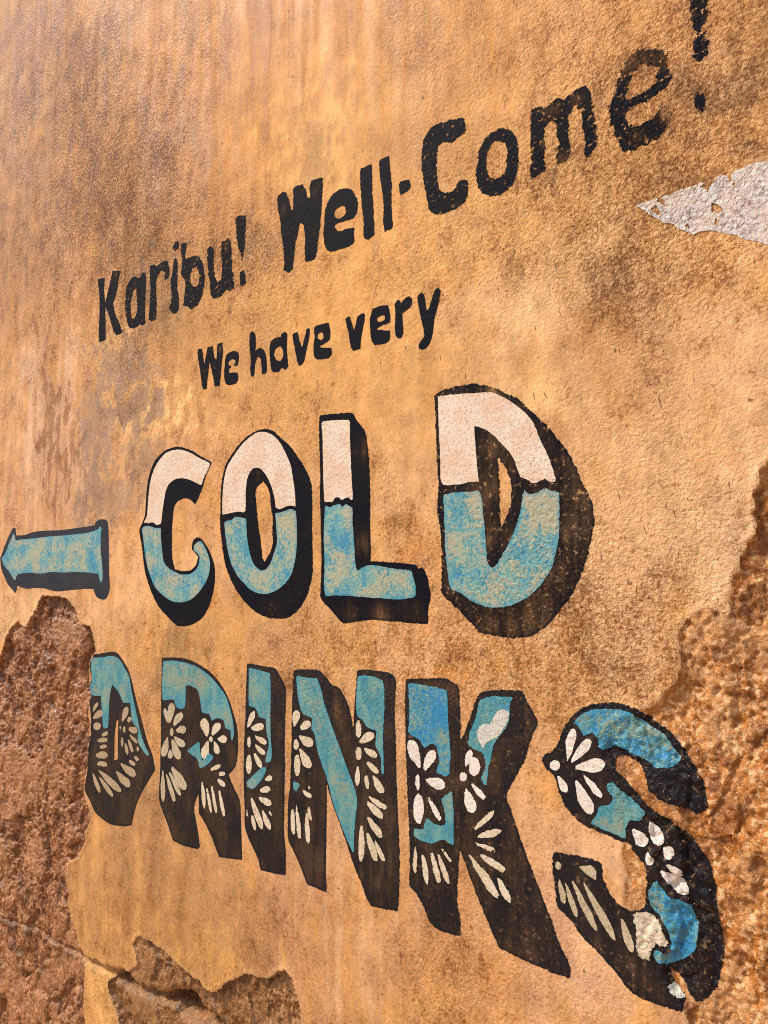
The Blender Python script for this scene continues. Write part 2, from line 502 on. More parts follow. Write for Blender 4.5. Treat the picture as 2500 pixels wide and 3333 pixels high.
def N(t, typ, **kw):
    n = t.nodes.new(typ)
    for k, v in kw.items():
        if k.startswith('i_'):
            n.inputs[k[2:]].default_value = v
        else:
            setattr(n, k, v)
    return n


def math_(t, op, a, b=None, c=None, clamp=False):
    n = N(t, 'ShaderNodeMath', operation=op, use_clamp=clamp)
    for i, x in enumerate((a, b, c)):
        if x is None:
            continue
        if isinstance(x, (int, float)):
            n.inputs[i].default_value = x
        else:
            t.links.new(x, n.inputs[i])
    return n.outputs[0]


def maprange(t, x, a, b, c, d, smooth=True):
    n = N(t, 'ShaderNodeMapRange', interpolation_type='SMOOTHSTEP' if smooth else 'LINEAR', clamp=True)
    t.links.new(x, n.inputs[0])
    for i, q in enumerate((a, b, c, d)):
        n.inputs[i + 1].default_value = q
    return n.outputs[0]


def noise(t, co, scale, detail=3, rough=0.55, stretch=None, dist=0.0):
    if stretch:
        mp = N(t, 'ShaderNodeMapping')
        mp.inputs['Scale'].default_value = stretch
        t.links.new(co, mp.inputs[0]); co = mp.outputs[0]
    n = N(t, 'ShaderNodeTexNoise')
    n.inputs['Scale'].default_value = scale; n.inputs['Detail'].default_value = detail
    n.inputs['Roughness'].default_value = rough; n.inputs['Distortion'].default_value = dist
    t.links.new(co, n.inputs['Vector'])
    return n.outputs[0]


def mix(t, f, a, b, blend='MIX'):
    n = N(t, 'ShaderNodeMix', data_type='RGBA', blend_type=blend)
    if isinstance(f, (int, float)):
        n.inputs[0].default_value = f
    else:
        t.links.new(f, n.inputs[0])
    for i, x in ((6, a), (7, b)):
        if isinstance(x, tuple):
            n.inputs[i].default_value = (*x, 1) if len(x) == 3 else x
        else:
            t.links.new(x, n.inputs[i])
    return n.outputs[2]


def attr(t, name):
    return N(t, 'ShaderNodeAttribute', attribute_name=name)


def L3(*c):
    return tuple(float(x) for x in lin(c))


def grain_bump(t, bsdf, co, strength=None, k=1.0, dist=0.0026):
    """sand grain and little pits of the plaster skin, shared by plaster and the paint on it"""
    g1 = noise(t, co, 150, 3, 0.62, dist=0.6)
    g2 = noise(t, co, 420, 2, 0.5)
    vo = N(t, 'ShaderNodeTexVoronoi', feature='F1')
    vo.inputs['Scale'].default_value = 105
    t.links.new(co, vo.inputs['Vector'])
    pit = maprange(t, vo.outputs[0], 0.10, 0.34, 0.0, 1.0)
    h = math_(t, 'ADD', math_(t, 'MULTIPLY', g1, 1.6), math_(t, 'MULTIPLY', g2, 0.35))
    h = math_(t, 'ADD', h, math_(t, 'MULTIPLY', pit, 0.30))
    b = N(t, 'ShaderNodeBump')
    b.inputs['Distance'].default_value = dist
    if strength is None:
        b.inputs['Strength'].default_value = k
    else:
        t.links.new(math_(t, 'MULTIPLY', strength, k), b.inputs['Strength'])
    t.links.new(h, b.inputs['Height'])
    t.links.new(b.outputs[0], bsdf.inputs['Normal'])
    return g1, pit


def coord(t):
    return N(t, 'ShaderNodeTexCoord').outputs['Object']


# plaster
m_plaster, t, bs = mat_new("weathered_plaster")
co = coord(t)
rg = attr(t, 'rough').outputs['Fac']
g1, pit = grain_bump(t, bs, co, rg, 1.0)
pig = attr(t, 'pigment').outputs['Color']
speck = noise(t, co, 190, 4, 0.7)
gm_ = attr(t, 'grime').outputs['Fac']
sp2 = math_(t, 'ADD', speck, math_(t, 'MULTIPLY', math_(t, 'SUBTRACT', gm_, 0.5), 0.26))
dirt = maprange(t, sp2, 0.48, 0.64, 0.0, 0.72)
c = mix(t, dirt, pig, mix(t, 1.0, pig, (0.44, 0.33, 0.20), 'MULTIPLY'))
pale = maprange(t, sp2, 0.30, 0.44, 0.42, 0.0)
c = mix(t, pale, c, mix(t, 0.5, pig, L3(238, 190, 124)))
mid = noise(t, co, 62, 4, 0.7)
c = mix(t, math_(t, 'MULTIPLY', maprange(t, math_(t, 'ADD', mid, math_(t, 'MULTIPLY', math_(t, 'SUBTRACT', gm_, 0.5), 0.26)), 0.53, 0.64, 0.0, 0.42), 1.0), c, mix(t, 1.0, c, (0.64, 0.53, 0.40), 'MULTIPLY'))
sq = noise(t, co, 115, 3, 0.55, dist=0.4)
wl = math_(t, 'MULTIPLY', maprange(t, math_(t, 'ABSOLUTE', math_(t, 'SUBTRACT', sq, 0.435)), 0.0, 0.045, 0.85, 0.0), maprange(t, math_(t, 'ADD', math_(t, 'MULTIPLY', rg, 0.5), math_(t, 'MULTIPLY', gm_, 0.7)), 0.35, 1.1, 0.08, 1.0))
c = mix(t, wl, c, mix(t, 1.0, c, (0.50, 0.38, 0.24), 'MULTIPLY'))
wp = math_(t, 'MULTIPLY', maprange(t, math_(t, 'ABSOLUTE', math_(t, 'SUBTRACT', sq, 0.575)), 0.0, 0.04, 0.5, 0.0), maprange(t, rg, 0.2, 1.0, 0.1, 1.0))
c = mix(t, wp, c, mix(t, 0.6, c, L3(246, 206, 146)))
dots = noise(t, co, 75, 2, 0.4)
c = mix(t, maprange(t, dots, 0.71, 0.76, 0.0, 0.75), c, L3(92, 52, 24))
streak = noise(t, co, 26, 4, 0.6, stretch=(1.0, 1.0, 0.055))
c = mix(t, maprange(t, streak, 0.55, 0.75, 0.0, 0.16), c, mix(t, 1.0, pig, (0.62, 0.52, 0.42), 'MULTIPLY'))
c = mix(t, maprange(t, streak, 0.25, 0.42, 0.08, 0.0), c, L3(226, 184, 134))
ed = attr(t, 'rim').outputs['Fac']
c = mix(t, ed, c, mix(t, speck, L3(150, 100, 60), L3(226, 186, 140)))
lp = attr(t, 'lip').outputs['Fac']
c = mix(t, lp, c, L3(134, 110, 82))
t.links.new(c, bs.inputs['Base Color'])
t.links.new(maprange(t, streak, 0.35, 0.7, 0.42, 0.66), bs.inputs['Roughness'])
bs.inputs['Specular IOR Level'].default_value = 0.12


def earth_mat(name, dark, mid, hi, pale_, gold, rough=0.38):
    m, t, bs = mat_new(name)
    co = coord(t)
    a = noise(t, co, 34, 5, 0.66, stretch=(1, 1, 0.6), dist=0.8)
    b = noise(t, co, 120, 4, 0.6)
    d = noise(t, co, 6, 5, 0.66)
    s = noise(t, co, 70, 3, 0.6, stretch=(1, 1, 0.14))
    c = mix(t, maprange(t, a, 0.36, 0.6, 0, 1), dark, mid)
    c = mix(t, maprange(t, d, 0.42, 0.64, 0, .75), c, hi)
    c = mix(t, maprange(t, d, 0.50, 0.36, 0.0, .6), c, gold)
    c = mix(t, math_(t, 'MULTIPLY', maprange(t, b, 0.48, 0.60, 0, .85), maprange(t, a, 0.40, 0.56, 0.15, 1)), c, pale_)
    c = mix(t, maprange(t, s, 0.56, 0.7, 0, .55), c, dark)
    ly = attr(t, 'layer').outputs['Fac']
    c = mix(t, math_(t, 'MULTIPLY', ly, 0.55), c, mix(t, b, hi, pale_))
    lp = attr(t, 'lip').outputs['Fac']
    c = mix(t, lp, c, L3(128, 104, 78))
    t.links.new(c, bs.inputs['Base Color'])
    bp = N(t, 'ShaderNodeBump')
    bp.inputs['Distance'].default_value = 0.0032
    bp.inputs['Strength'].default_value = 0.95
    h = math_(t, 'ADD', math_(t, 'MULTIPLY', noise(t, co, 130, 5, 0.68, dist=0.4), 1.8), math_(t, 'MULTIPLY', s, 0.5))
    t.links.new(h, bp.inputs['Height'])
    t.links.new(bp.outputs[0], bs.inputs['Normal'])
    t.links.new(maprange(t, b, 0.35, 0.65, rough - .16, rough + .12), bs.inputs['Roughness'])
    bs.inputs['Specular IOR Level'].default_value = 0.55
    return m


m_earth_l = earth_mat("broken_earth_left", L3(76, 36, 12), L3(142, 78, 28), L3(154, 88, 36), L3(206, 154, 108), L3(160, 96, 28))
m_earth_b = earth_mat("broken_earth_foot", L3(78, 44, 18), L3(136, 86, 38), L3(146, 94, 46), L3(186, 136, 86), L3(150, 98, 34))
m_earth_r = earth_mat("broken_earth_right", L3(112, 58, 14), L3(186, 112, 38), L3(194, 128, 58), L3(234, 188, 136), L3(190, 114, 24))


def paint_mat(name, build, rough=0.45, spec=0.4, bump=0.85):
    """dry-brushed paint: the edge is eaten by the grain of the wall beneath"""
    m, t, bs = mat_new(name)
    co = coord(t)
    rg = attr(t, 'rough').outputs['Fac']
    grain_bump(t, bs, co, rg, bump)
    e = attr(t, 'edge').outputs['Fac']        # mm in from the outline
    rag = attr(t, 'rag').outputs['Fac']
    dens = attr(t, 'dens').outputs['Fac']
    nn = math_(t, 'ADD', math_(t, 'MULTIPLY', noise(t, co, 95, 3, 0.6, dist=0.6), 0.62), math_(t, 'MULTIPLY', noise(t, co, 260, 3, 0.6), 0.38))
    n1 = maprange(t, nn, 0.36, 0.64, 0, 1, False)
    nb = maprange(t, noise(t, co, 60, 3, 0.6, stretch=(1, 1, 0.16)), 0.35, 0.68, 0, 1, False)
    ww = math_(t, 'ADD', math_(t, 'MULTIPLY', rag, 12.0), 0.5)
    E = math_(t, 'MINIMUM', math_(t, 'DIVIDE', e, ww), math_(t, 'SUBTRACT', 1.16, math_(t, 'MULTIPLY', rag, 0.22)))
    E = math_(t, 'SUBTRACT', E, math_(t, 'MULTIPLY', math_(t, 'MULTIPLY', nb, rag), 0.50))
    al = maprange(t, math_(t, 'SUBTRACT', E, math_(t, 'MULTIPLY', n1, 0.86)), -0.06, 0.10, 0, 1)
    wear = math_(t, 'MULTIPLY', maprange(t, noise(t, co, 120, 4, 0.66), 0.57, 0.64, 0, 0.9), maprange(t, rag, 0.08, 0.5, 0.0, 1.0))
    al = math_(t, 'MULTIPLY', al, math_(t, 'SUBTRACT', 1.0, wear))
    c, op = build(t, co, bs, n1, dens)
    if op is not None:
        al = math_(t, 'MULTIPLY', al, op)
    t.links.new(c, bs.inputs['Base Color'])
    t.links.new(al, bs.inputs['Alpha'])
    bs.inputs['Roughness'].default_value = rough
    bs.inputs['Specular IOR Level'].default_value = spec
    return m


def b_black(t, co, bs, n1, dens):
    big = noise(t, co, 16, 4, 0.6)
    c = mix(t, maprange(t, big, 0.40, 0.64, 0, 1), L3(14, 15, 25), L3(20, 19, 22))
    fine = noise(t, co, 240, 3, 0.6)
    c = mix(t, maprange(t, fine, 0.60, 0.70, 0, .22), c, L3(60, 50, 42))
    # thin coat lets the wall through
    ee = attr(t, 'edge').outputs['Fac']
    thin = math_(t, 'MULTIPLY', math_(t, 'SUBTRACT', 1.0, dens), maprange(t, ee, 2.5, 8.0, 0.45, 1.0))
    patch = maprange(t, math_(t, 'ADD', math_(t, 'MULTIPLY', noise(t, co, 15, 4, 0.66, stretch=(1, 1, 0.6)), 0.6), math_(t, 'MULTIPLY', noise(t, co, 60, 4, 0.66, stretch=(1, 1, 0.12)), 0.4)), 0.40, 0.60, 0, 1)
    op = math_(t, 'SUBTRACT', 1.0, math_(t, 'MULTIPLY', thin, math_(t, 'ADD', 0.35, math_(t, 'MULTIPLY', patch, 1.0))), clamp=True)
    return c, op


def b_blue(bright, lo=L3(58, 126, 136), hi=L3(100, 146, 138), tan=L3(134, 138, 114), worn=0.0):
    def f(t, co, bs, n1, dens):
        big = noise(t, co, 15, 4, 0.6)
        mid = noise(t, co, 40, 4, 0.62, stretch=(1, 1, 0.45))
        fine = noise(t, co, 150, 4, 0.66)
        brush = noise(t, co, 90, 3, 0.6, stretch=(1, 1, 0.1))
        c = mix(t, maprange(t, mid, 0.40, 0.62, 0, 1), lo, hi)
        bm = math_(t, 'ADD', math_(t, 'MULTIPLY', big, 0.5), math_(t, 'MULTIPLY', fine, 0.5))
        c = mix(t, maprange(t, bm, 0.44 + 0.09 * bright, 0.38 + 0.07 * bright, 0.0, .6 + .3 * bright), c, L3(20, 118, 168))
        wornm = math_(t, 'ADD', math_(t, 'MULTIPLY', big, 0.55), math_(t, 'MULTIPLY', fine, 0.45))
        c = mix(t, maprange(t, wornm, 0.50 - worn, 0.585 - worn, 0, .8), c, tan)
        c = mix(t, maprange(t, brush, 0.54, 0.66, 0, .35), c, hi)
        c = mix(t, maprange(t, fine, 0.44, 0.34, 0.0, .5), c, mix(t, 1.0, c, (0.5, 0.6, 0.62), 'MULTIPLY'))
        e = attr(t, 'edge').outputs['Fac']
        c = mix(t, maprange(t, e, 2.0, 9.0, .45, 0.0), c, L3(50, 136, 160))
        return c, None
    return f


def b_cream(base, tint, dirt_):
    def f(t, co, bs, n1, dens):
        big = noise(t, co, 20, 4, 0.6)
        fine = noise(t, co, 210, 4, 0.68)
        c = mix(t, maprange(t, big, 0.40, 0.64, 0, .8), base, tint)
        c = mix(t, maprange(t, fine, 0.49, 0.62, 0, .6), c, dirt_)
        run_ = noise(t, co, 40, 4, 0.66, stretch=(1, 1, 0.25))
        c = mix(t, maprange(t, run_, 0.54, 0.66, 0, .45), c, tint)
        return c, None
    return f


m_black = paint_mat("black_paint", b_black, 0.70, 0.06)


def b_black_sheen(t, co, bs, n1, dens):  # arrow's black, lightened towards blue: its grazing sheen is put into the colour
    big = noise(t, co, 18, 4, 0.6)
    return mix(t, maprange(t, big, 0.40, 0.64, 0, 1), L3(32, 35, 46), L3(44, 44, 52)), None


m_black_sheen = paint_mat("sheen_tinted_black_paint", b_black_sheen, 0.55, 0.15)
m_black_g = paint_mat("glossy_black_paint", b_black, 0.42, 0.20)
m_blue = paint_mat("turquoise_paint", b_blue(0.16), 0.5)
m_blue_pale = paint_mat("pale_turquoise_paint", b_blue(0.3, L3(66, 134, 146), L3(110, 156, 148), L3(172, 158, 122), 0.03), 0.5)
m_blue2 = paint_mat("bright_blue_paint", b_blue(1.0), 0.38, 0.5)
m_white = paint_mat("chalky_white_paint", b_cream(L3(218, 198, 178), L3(208, 176, 148), L3(172, 134, 102)), 0.6)
m_pet_dull = paint_mat("dull_cream_paint", b_cream(L3(172, 148, 120), L3(158, 134, 100), L3(126, 102, 72)), 0.55)
m_pet = paint_mat("cream_paint", b_cream(L3(208, 192, 168), L3(194, 174, 142), L3(156, 132, 102)), 0.55)
m_pet_w = paint_mat("ivory_paint", b_cream(L3(222, 212, 200), L3(210, 196, 184), L3(168, 150, 134)), 0.5)
m_grey = paint_mat("grey_white_paint", b_cream(L3(196, 194, 182), L3(184, 180, 168), L3(150, 144, 126)), 0.55)
m_gpet = paint_mat("greyed_cream_paint", b_cream(L3(184, 168, 140), L3(170, 150, 118), L3(136, 116, 88)), 0.5)


def b_scrap(t, co, bs, n1, dens):
    big = noise(t, co, 30, 4, 0.62)
    fine = noise(t, co, 130, 4, 0.7)
    c = mix(t, maprange(t, big, 0.38, 0.6, 0, 1), L3(202, 194, 192), L3(208, 192, 178))
    c = mix(t, math_(t, 'MULTIPLY', maprange(t, fine, 0.44, 0.60, 0, .9), maprange(t, big, 0.40, 0.6, 1.0, .35)), c, L3(146, 118, 98))
    e = attr(t, 'edge').outputs['Fac']
    c = mix(t, maprange(t, e, 0.4, 2.6, .85, 0.0), c, L3(222, 218, 212))
    return c, None


m_scrap = paint_mat("flaking_whitewash", b_scrap, 0.6, 0.3, 1.0)

m_body, t, bs = mat_new("wall_body")
co = coord(t)
t.links.new(mix(t, noise(t, co, 12, 4), L3(120, 84, 52), L3(160, 116, 74)), bs.inputs['Base Color'])
bs.inputs['Roughness'].default_value = 0.9
m_ground, t, bs = mat_new("dry_earth_ground")
co = coord(t)
t.links.new(mix(t, noise(t, co, 3, 6, 0.65), L3(160, 130, 98), L3(186, 156, 122)), bs.inputs['Base Color'])
bs.inputs['Roughness'].default_value = 0.95
m_scratch, t, bs = mat_new("scratch_brown")
co = coord(t)
t.links.new(mix(t, noise(t, co, 30, 2), L3(70, 44, 28), L3(130, 86, 48)), bs.inputs['Base Color'])
bs.inputs['Roughness'].default_value = 0.8


# ------------------------------------------------------------------ building meshes
def link(name, me, parent=None, mat=None):
    o = bpy.data.objects.new(name, me)
    COL.objects.link(o)
    if mat:
        me.materials.append(mat)
    o.parent = parent
    return o


def mesh_np(name, co3, faces):
    """faces: (n, 3) or (n, 4) array"""
    me = bpy.data.meshes.new(name)
    n, k = faces.shape
    me.vertices.add(len(co3)); me.vertices.foreach_set('co', co3.astype(np.float32).ravel())
    me.loops.add(n * k); me.loops.foreach_set('vertex_index', faces.astype(np.int32).ravel())
    me.polygons.add(n)
    me.polygons.foreach_set('loop_start', np.arange(0, n * k, k, dtype=np.int32))
    me.polygons.foreach_set('loop_total', np.full(n, k, dtype=np.int32))
    me.polygons.foreach_set('use_smooth', np.ones(n, dtype=bool))
    me.update(calc_edges=True)
    return me


def put(me, name, val, kind='FLOAT'):
    a = me.attributes.new(name, kind, 'POINT')
    if kind == 'FLOAT':
        a.data.foreach_set('value', np.asarray(val, np.float32).ravel())
    else:
        c = np.ones((len(val), 4), np.float32); c[:, :3] = val
        a.data.foreach_set('color', c.ravel())


wall = bpy.data.objects.new("plaster_wall", None)
COL.objects.link(wall)
wall['label'] = "weathered ochre plaster wall painted with a cold drinks sign, broken away at both sides"
wall['category'] = "wall"
wall['kind'] = 'thing'

idx = np.arange(NU * NV).reshape(NV, NU)
quads = np.stack([idx[:-1, :-1], idx[:-1, 1:], idx[1:, 1:], idx[1:, :-1]], -1).reshape(-1, 4)
P3 = np.stack([U, -H, V], 1)
fe = EARTH[quads].mean(1)
kind = np.zeros(len(quads), int)
dd = np.stack([dL[quads].mean(1), dB[quads].mean(1), dR[quads].mean(1)], 1)
kind[fe > 0.5] = 1 + np.argmax(dd[fe > 0.5], 1)
RIM = np.maximum.reduce([0.8 * sstep(-0.0050, -0.0018, d) for d in (dL, dB, dR)])


def sub_wall(name, k, mat, label=None):
    q = quads[kind == k]
    use = np.unique(q)
    rm = np.full(NU * NV, -1); rm[use] = np.arange(len(use))
    me = mesh_np(name, P3[use], rm[q])
    o = link(name, me, wall, mat)
    put(me, 'rough', ROUGH[use]); put(me, 'rim', RIM[use]); put(me, 'lip', LIP[use]); put(me, 'layer', LAY[use])
    if k == 0:
        put(me, 'pigment', PIG[use], 'FLOAT_COLOR'); put(me, 'grime', GRIME[use])
    if label:
        o['label'] = label
    return o


sub_wall("plaster_coat", 0, m_plaster)
sub_wall("broken_patch", 1, m_earth_l, "rough red-brown earth where plaster broke away at the left")
sub_wall("broken_patch", 2, m_earth_b, "rough brown earth exposed along the foot of the wall")
sub_wall("broken_patch", 3, m_earth_r, "rough orange-brown earth where plaster broke away behind the letter S")


def box_mesh(name, lo, hi):
    x0, y0, z0 = lo; x1, y1, z1 = hi
    v = np.array([(x, y, z) for x in (x0, x1) for y in (y0, y1) for z in (z0, z1)])
    f = np.array([(0, 1, 3, 2), (4, 6, 7, 5), (0, 4, 5, 1), (2, 3, 7, 6), (0, 2, 6, 4), (1, 5, 7, 3)])
    me = mesh_np(name, v, f)
    me.polygons.foreach_set('use_smooth', np.zeros(6, bool))
    return me


link("wall_core", box_mesh("wall_core", (-2.3, 0.09, 0.0), (1.7, 0.42, 3.7)), wall, m_body)
gm = mesh_np("ground", np.array([(-60, -60, 0), (60, -60, 0), (60, 60, 0), (-60, 60, 0)], float), np.array([(0, 1, 2, 3)]))
g = link("ground", gm, None, m_ground)
g['kind'] = 'structure'

HG = H.reshape(NV, NU); RG_ = ROUGH.reshape(NV, NU); EG = EARTH.reshape(NV, NU)


def samp(G, P):
    i = np.clip(np.searchsorted(GU, P[:, 0]) - 1, 0, NU - 2); j = np.clip(np.searchsorted(GV, P[:, 1]) - 1, 0, NV - 2)
    a = np.clip((P[:, 0] - GU[i]) / (GU[i + 1] - GU[i]), 0, 1); b = np.clip((P[:, 1] - GV[j]) / (GV[j + 1] - GV[j]), 0, 1)
    return G[j, i] * (1 - a) * (1 - b) + G[j, i + 1] * a * (1 - b) + G[j + 1, i] * (1 - a) * b + G[j + 1, i + 1] * a * b


def paint(name, parent, loops, mat, layer=0, rag=0.25, dens=1.0, thin=(), step=0.0038, label=None, sm=True, curl=0.0, wob=0.0):
    """loops in wall coordinates -> a coat of paint lying on the relief of the wall"""
    wmm = (0.5 + 12.0 * rag) * 0.33 / 1000
    LL = []
    for i, L in enumerate(loops):
        C = curve(L, step) if sm else L
        if wob:
            C = C + wob * np.stack([fbm(C[:, 0], C[:, 1], 0.02, 3, 201), fbm(C[:, 0], C[:, 1], 0.02, 3, 206)], 1)
        LL.append(grow(C, wmm if i == 0 or not inside(C[:1], [LL[0]])[0] else -wmm))
    allp = np.concatenate(LL)
    lo, hi = allp.min(0), allp.max(0)
    gu = GU[(GU > lo[0]) & (GU < hi[0])]; gv = GV[(GV > lo[1]) & (GV < hi[1])]
    if step > 0.003:
        gu = np.arange(lo[0] + step / 2, hi[0], step); gv = np.arange(lo[1] + step / 2, hi[1], step)
    if len(gu) and len(gv):
        a, b = np.meshgrid(gu, gv)
        Q = np.stack([a.ravel(), b.ravel()], 1)
        Q = Q[inside(Q, LL)]
        if len(Q):
            Q = Q[seg_dist(Q, LL) > step * 0.45]
    else:
        Q = np.zeros((0, 2))
    edges = []; k = 0
    for L in LL:
        n = len(L)
        edges += [(k + j, k + (j + 1) % n) for j in range(n)]
        k += n
    pts = [Vector((float(x), float(y))) for x, y in np.concatenate([allp, Q])]
    vs, es, fs, *_ = delaunay_2d_cdt(pts, edges, [], 0, 1e-7)
    Vn = np.array([(p[0], p[1]) for p in vs])
    F = np.array([f for f in fs if len(f) == 3])
    cen = Vn[F].mean(1)
    F = F[inside(cen, LL)]
    ar = (Vn[F[:, 1]] - Vn[F[:, 0]]); br = (Vn[F[:, 2]] - Vn[F[:, 0]])
    fl = (ar[:, 0] * br[:, 1] - ar[:, 1] * br[:, 0]) < 0
    F[fl] = F[fl][:, ::-1]
    use = np.unique(F); rm = np.full(len(Vn), -1); rm[use] = np.arange(len(use))
    Vn = Vn[use]; F = rm[F]
    ea = samp(EG, Vn)
    dist = seg_dist(Vn, LL)
    off = (0.0004 + 0.0003 * layer) * (1 + 1.2 * ea)
    if curl:
        off = off + curl * np.exp(-(dist / 0.0045) ** 2) * np.clip(0.35 + 1.6 * fbm(Vn[:, 0], Vn[:, 1], 0.05, 2, 211), 0, 1.4)
    h = samp(HG, Vn) + off
    me = mesh_np(name, np.stack([Vn[:, 0], -h, Vn[:, 1]], 1), F)
    put(me, 'edge', dist * 1000)
    put(me, 'rag', np.clip(np.full(len(Vn), rag) + 0.03 * ea, 0, 2))
    de = np.full(len(Vn), float(dens))
    for (q, r, val) in thin:
        w_ = np.exp(-(np.hypot(Vn[:, 0] - q[0], Vn[:, 1] - q[1]) / r) ** 2 * 1.2)
        de = de * (1 - w_) + val * w_
    put(me, 'dens', de)
    put(me, 'rough', samp(RG_, Vn) * (1 - 0.3 * ea) + 0.55 * ea)
    o = link(name, me, parent, mat)
    if label:
        o['label'] = label
    return o


def petal(c, b, tp, wd, tip=0.62):
    """leaf-shaped outline from base b to tip tp (crop pixels), widest at `tip` of its length"""
    b = np.array(b, float); tp = np.array(tp, float)
    ax = tp - b; l = np.linalg.norm(ax); ax /= l
    pr = np.array([-ax[1], ax[0]])
    slim = 0.86 if l / wd > 3 else 1.0
    wd = wd * slim
    ts = [0.0, 0.12, 0.3, 0.5, 0.68, 0.84, 0.95, 1.0]
    wv = [0.05 if slim < 1 else 0.16, 0.30 if slim < 1 else 0.40, 0.66, 0.93, 1.0, 0.84, 0.5, 0.0]
    jit = rng.normal(0, 0.05, len(ts))
    left = [b + ax * l * s + pr * wd * 0.49 * (w_ + j) for s, w_, j in zip(ts, wv, jit)][:-1]
    right = [b + ax * l * s - pr * wd * 0.49 * (w_ - j) for s, w_, j in zip(ts, wv, jit)][:-1]
    pts = left + [tp] + right[::-1]
    return to_wall(cv(c, [tuple(p) for p in pts]))


def ell(c, cx, cy, rx, ry, n=10):
    return to_wall(cv(c, [(cx + rx * math.cos(2 * math.pi * k / n) * (1 + rng.normal(0, .04)), cy + ry * math.sin(2 * math.pi * k / n) * (1 + rng.normal(0, .04))) for k in range(n)]))


def tw(c, x, y, r, val):
    """a thin place in a coat: centre and radius in crop pixels, remaining density"""
    a = to_wall(cv(c, [(x, y)]))[0]; b = to_wall(cv(c, [(x, y + r)]))[0]
    return (a, float(np.linalg.norm(a - b)), val)


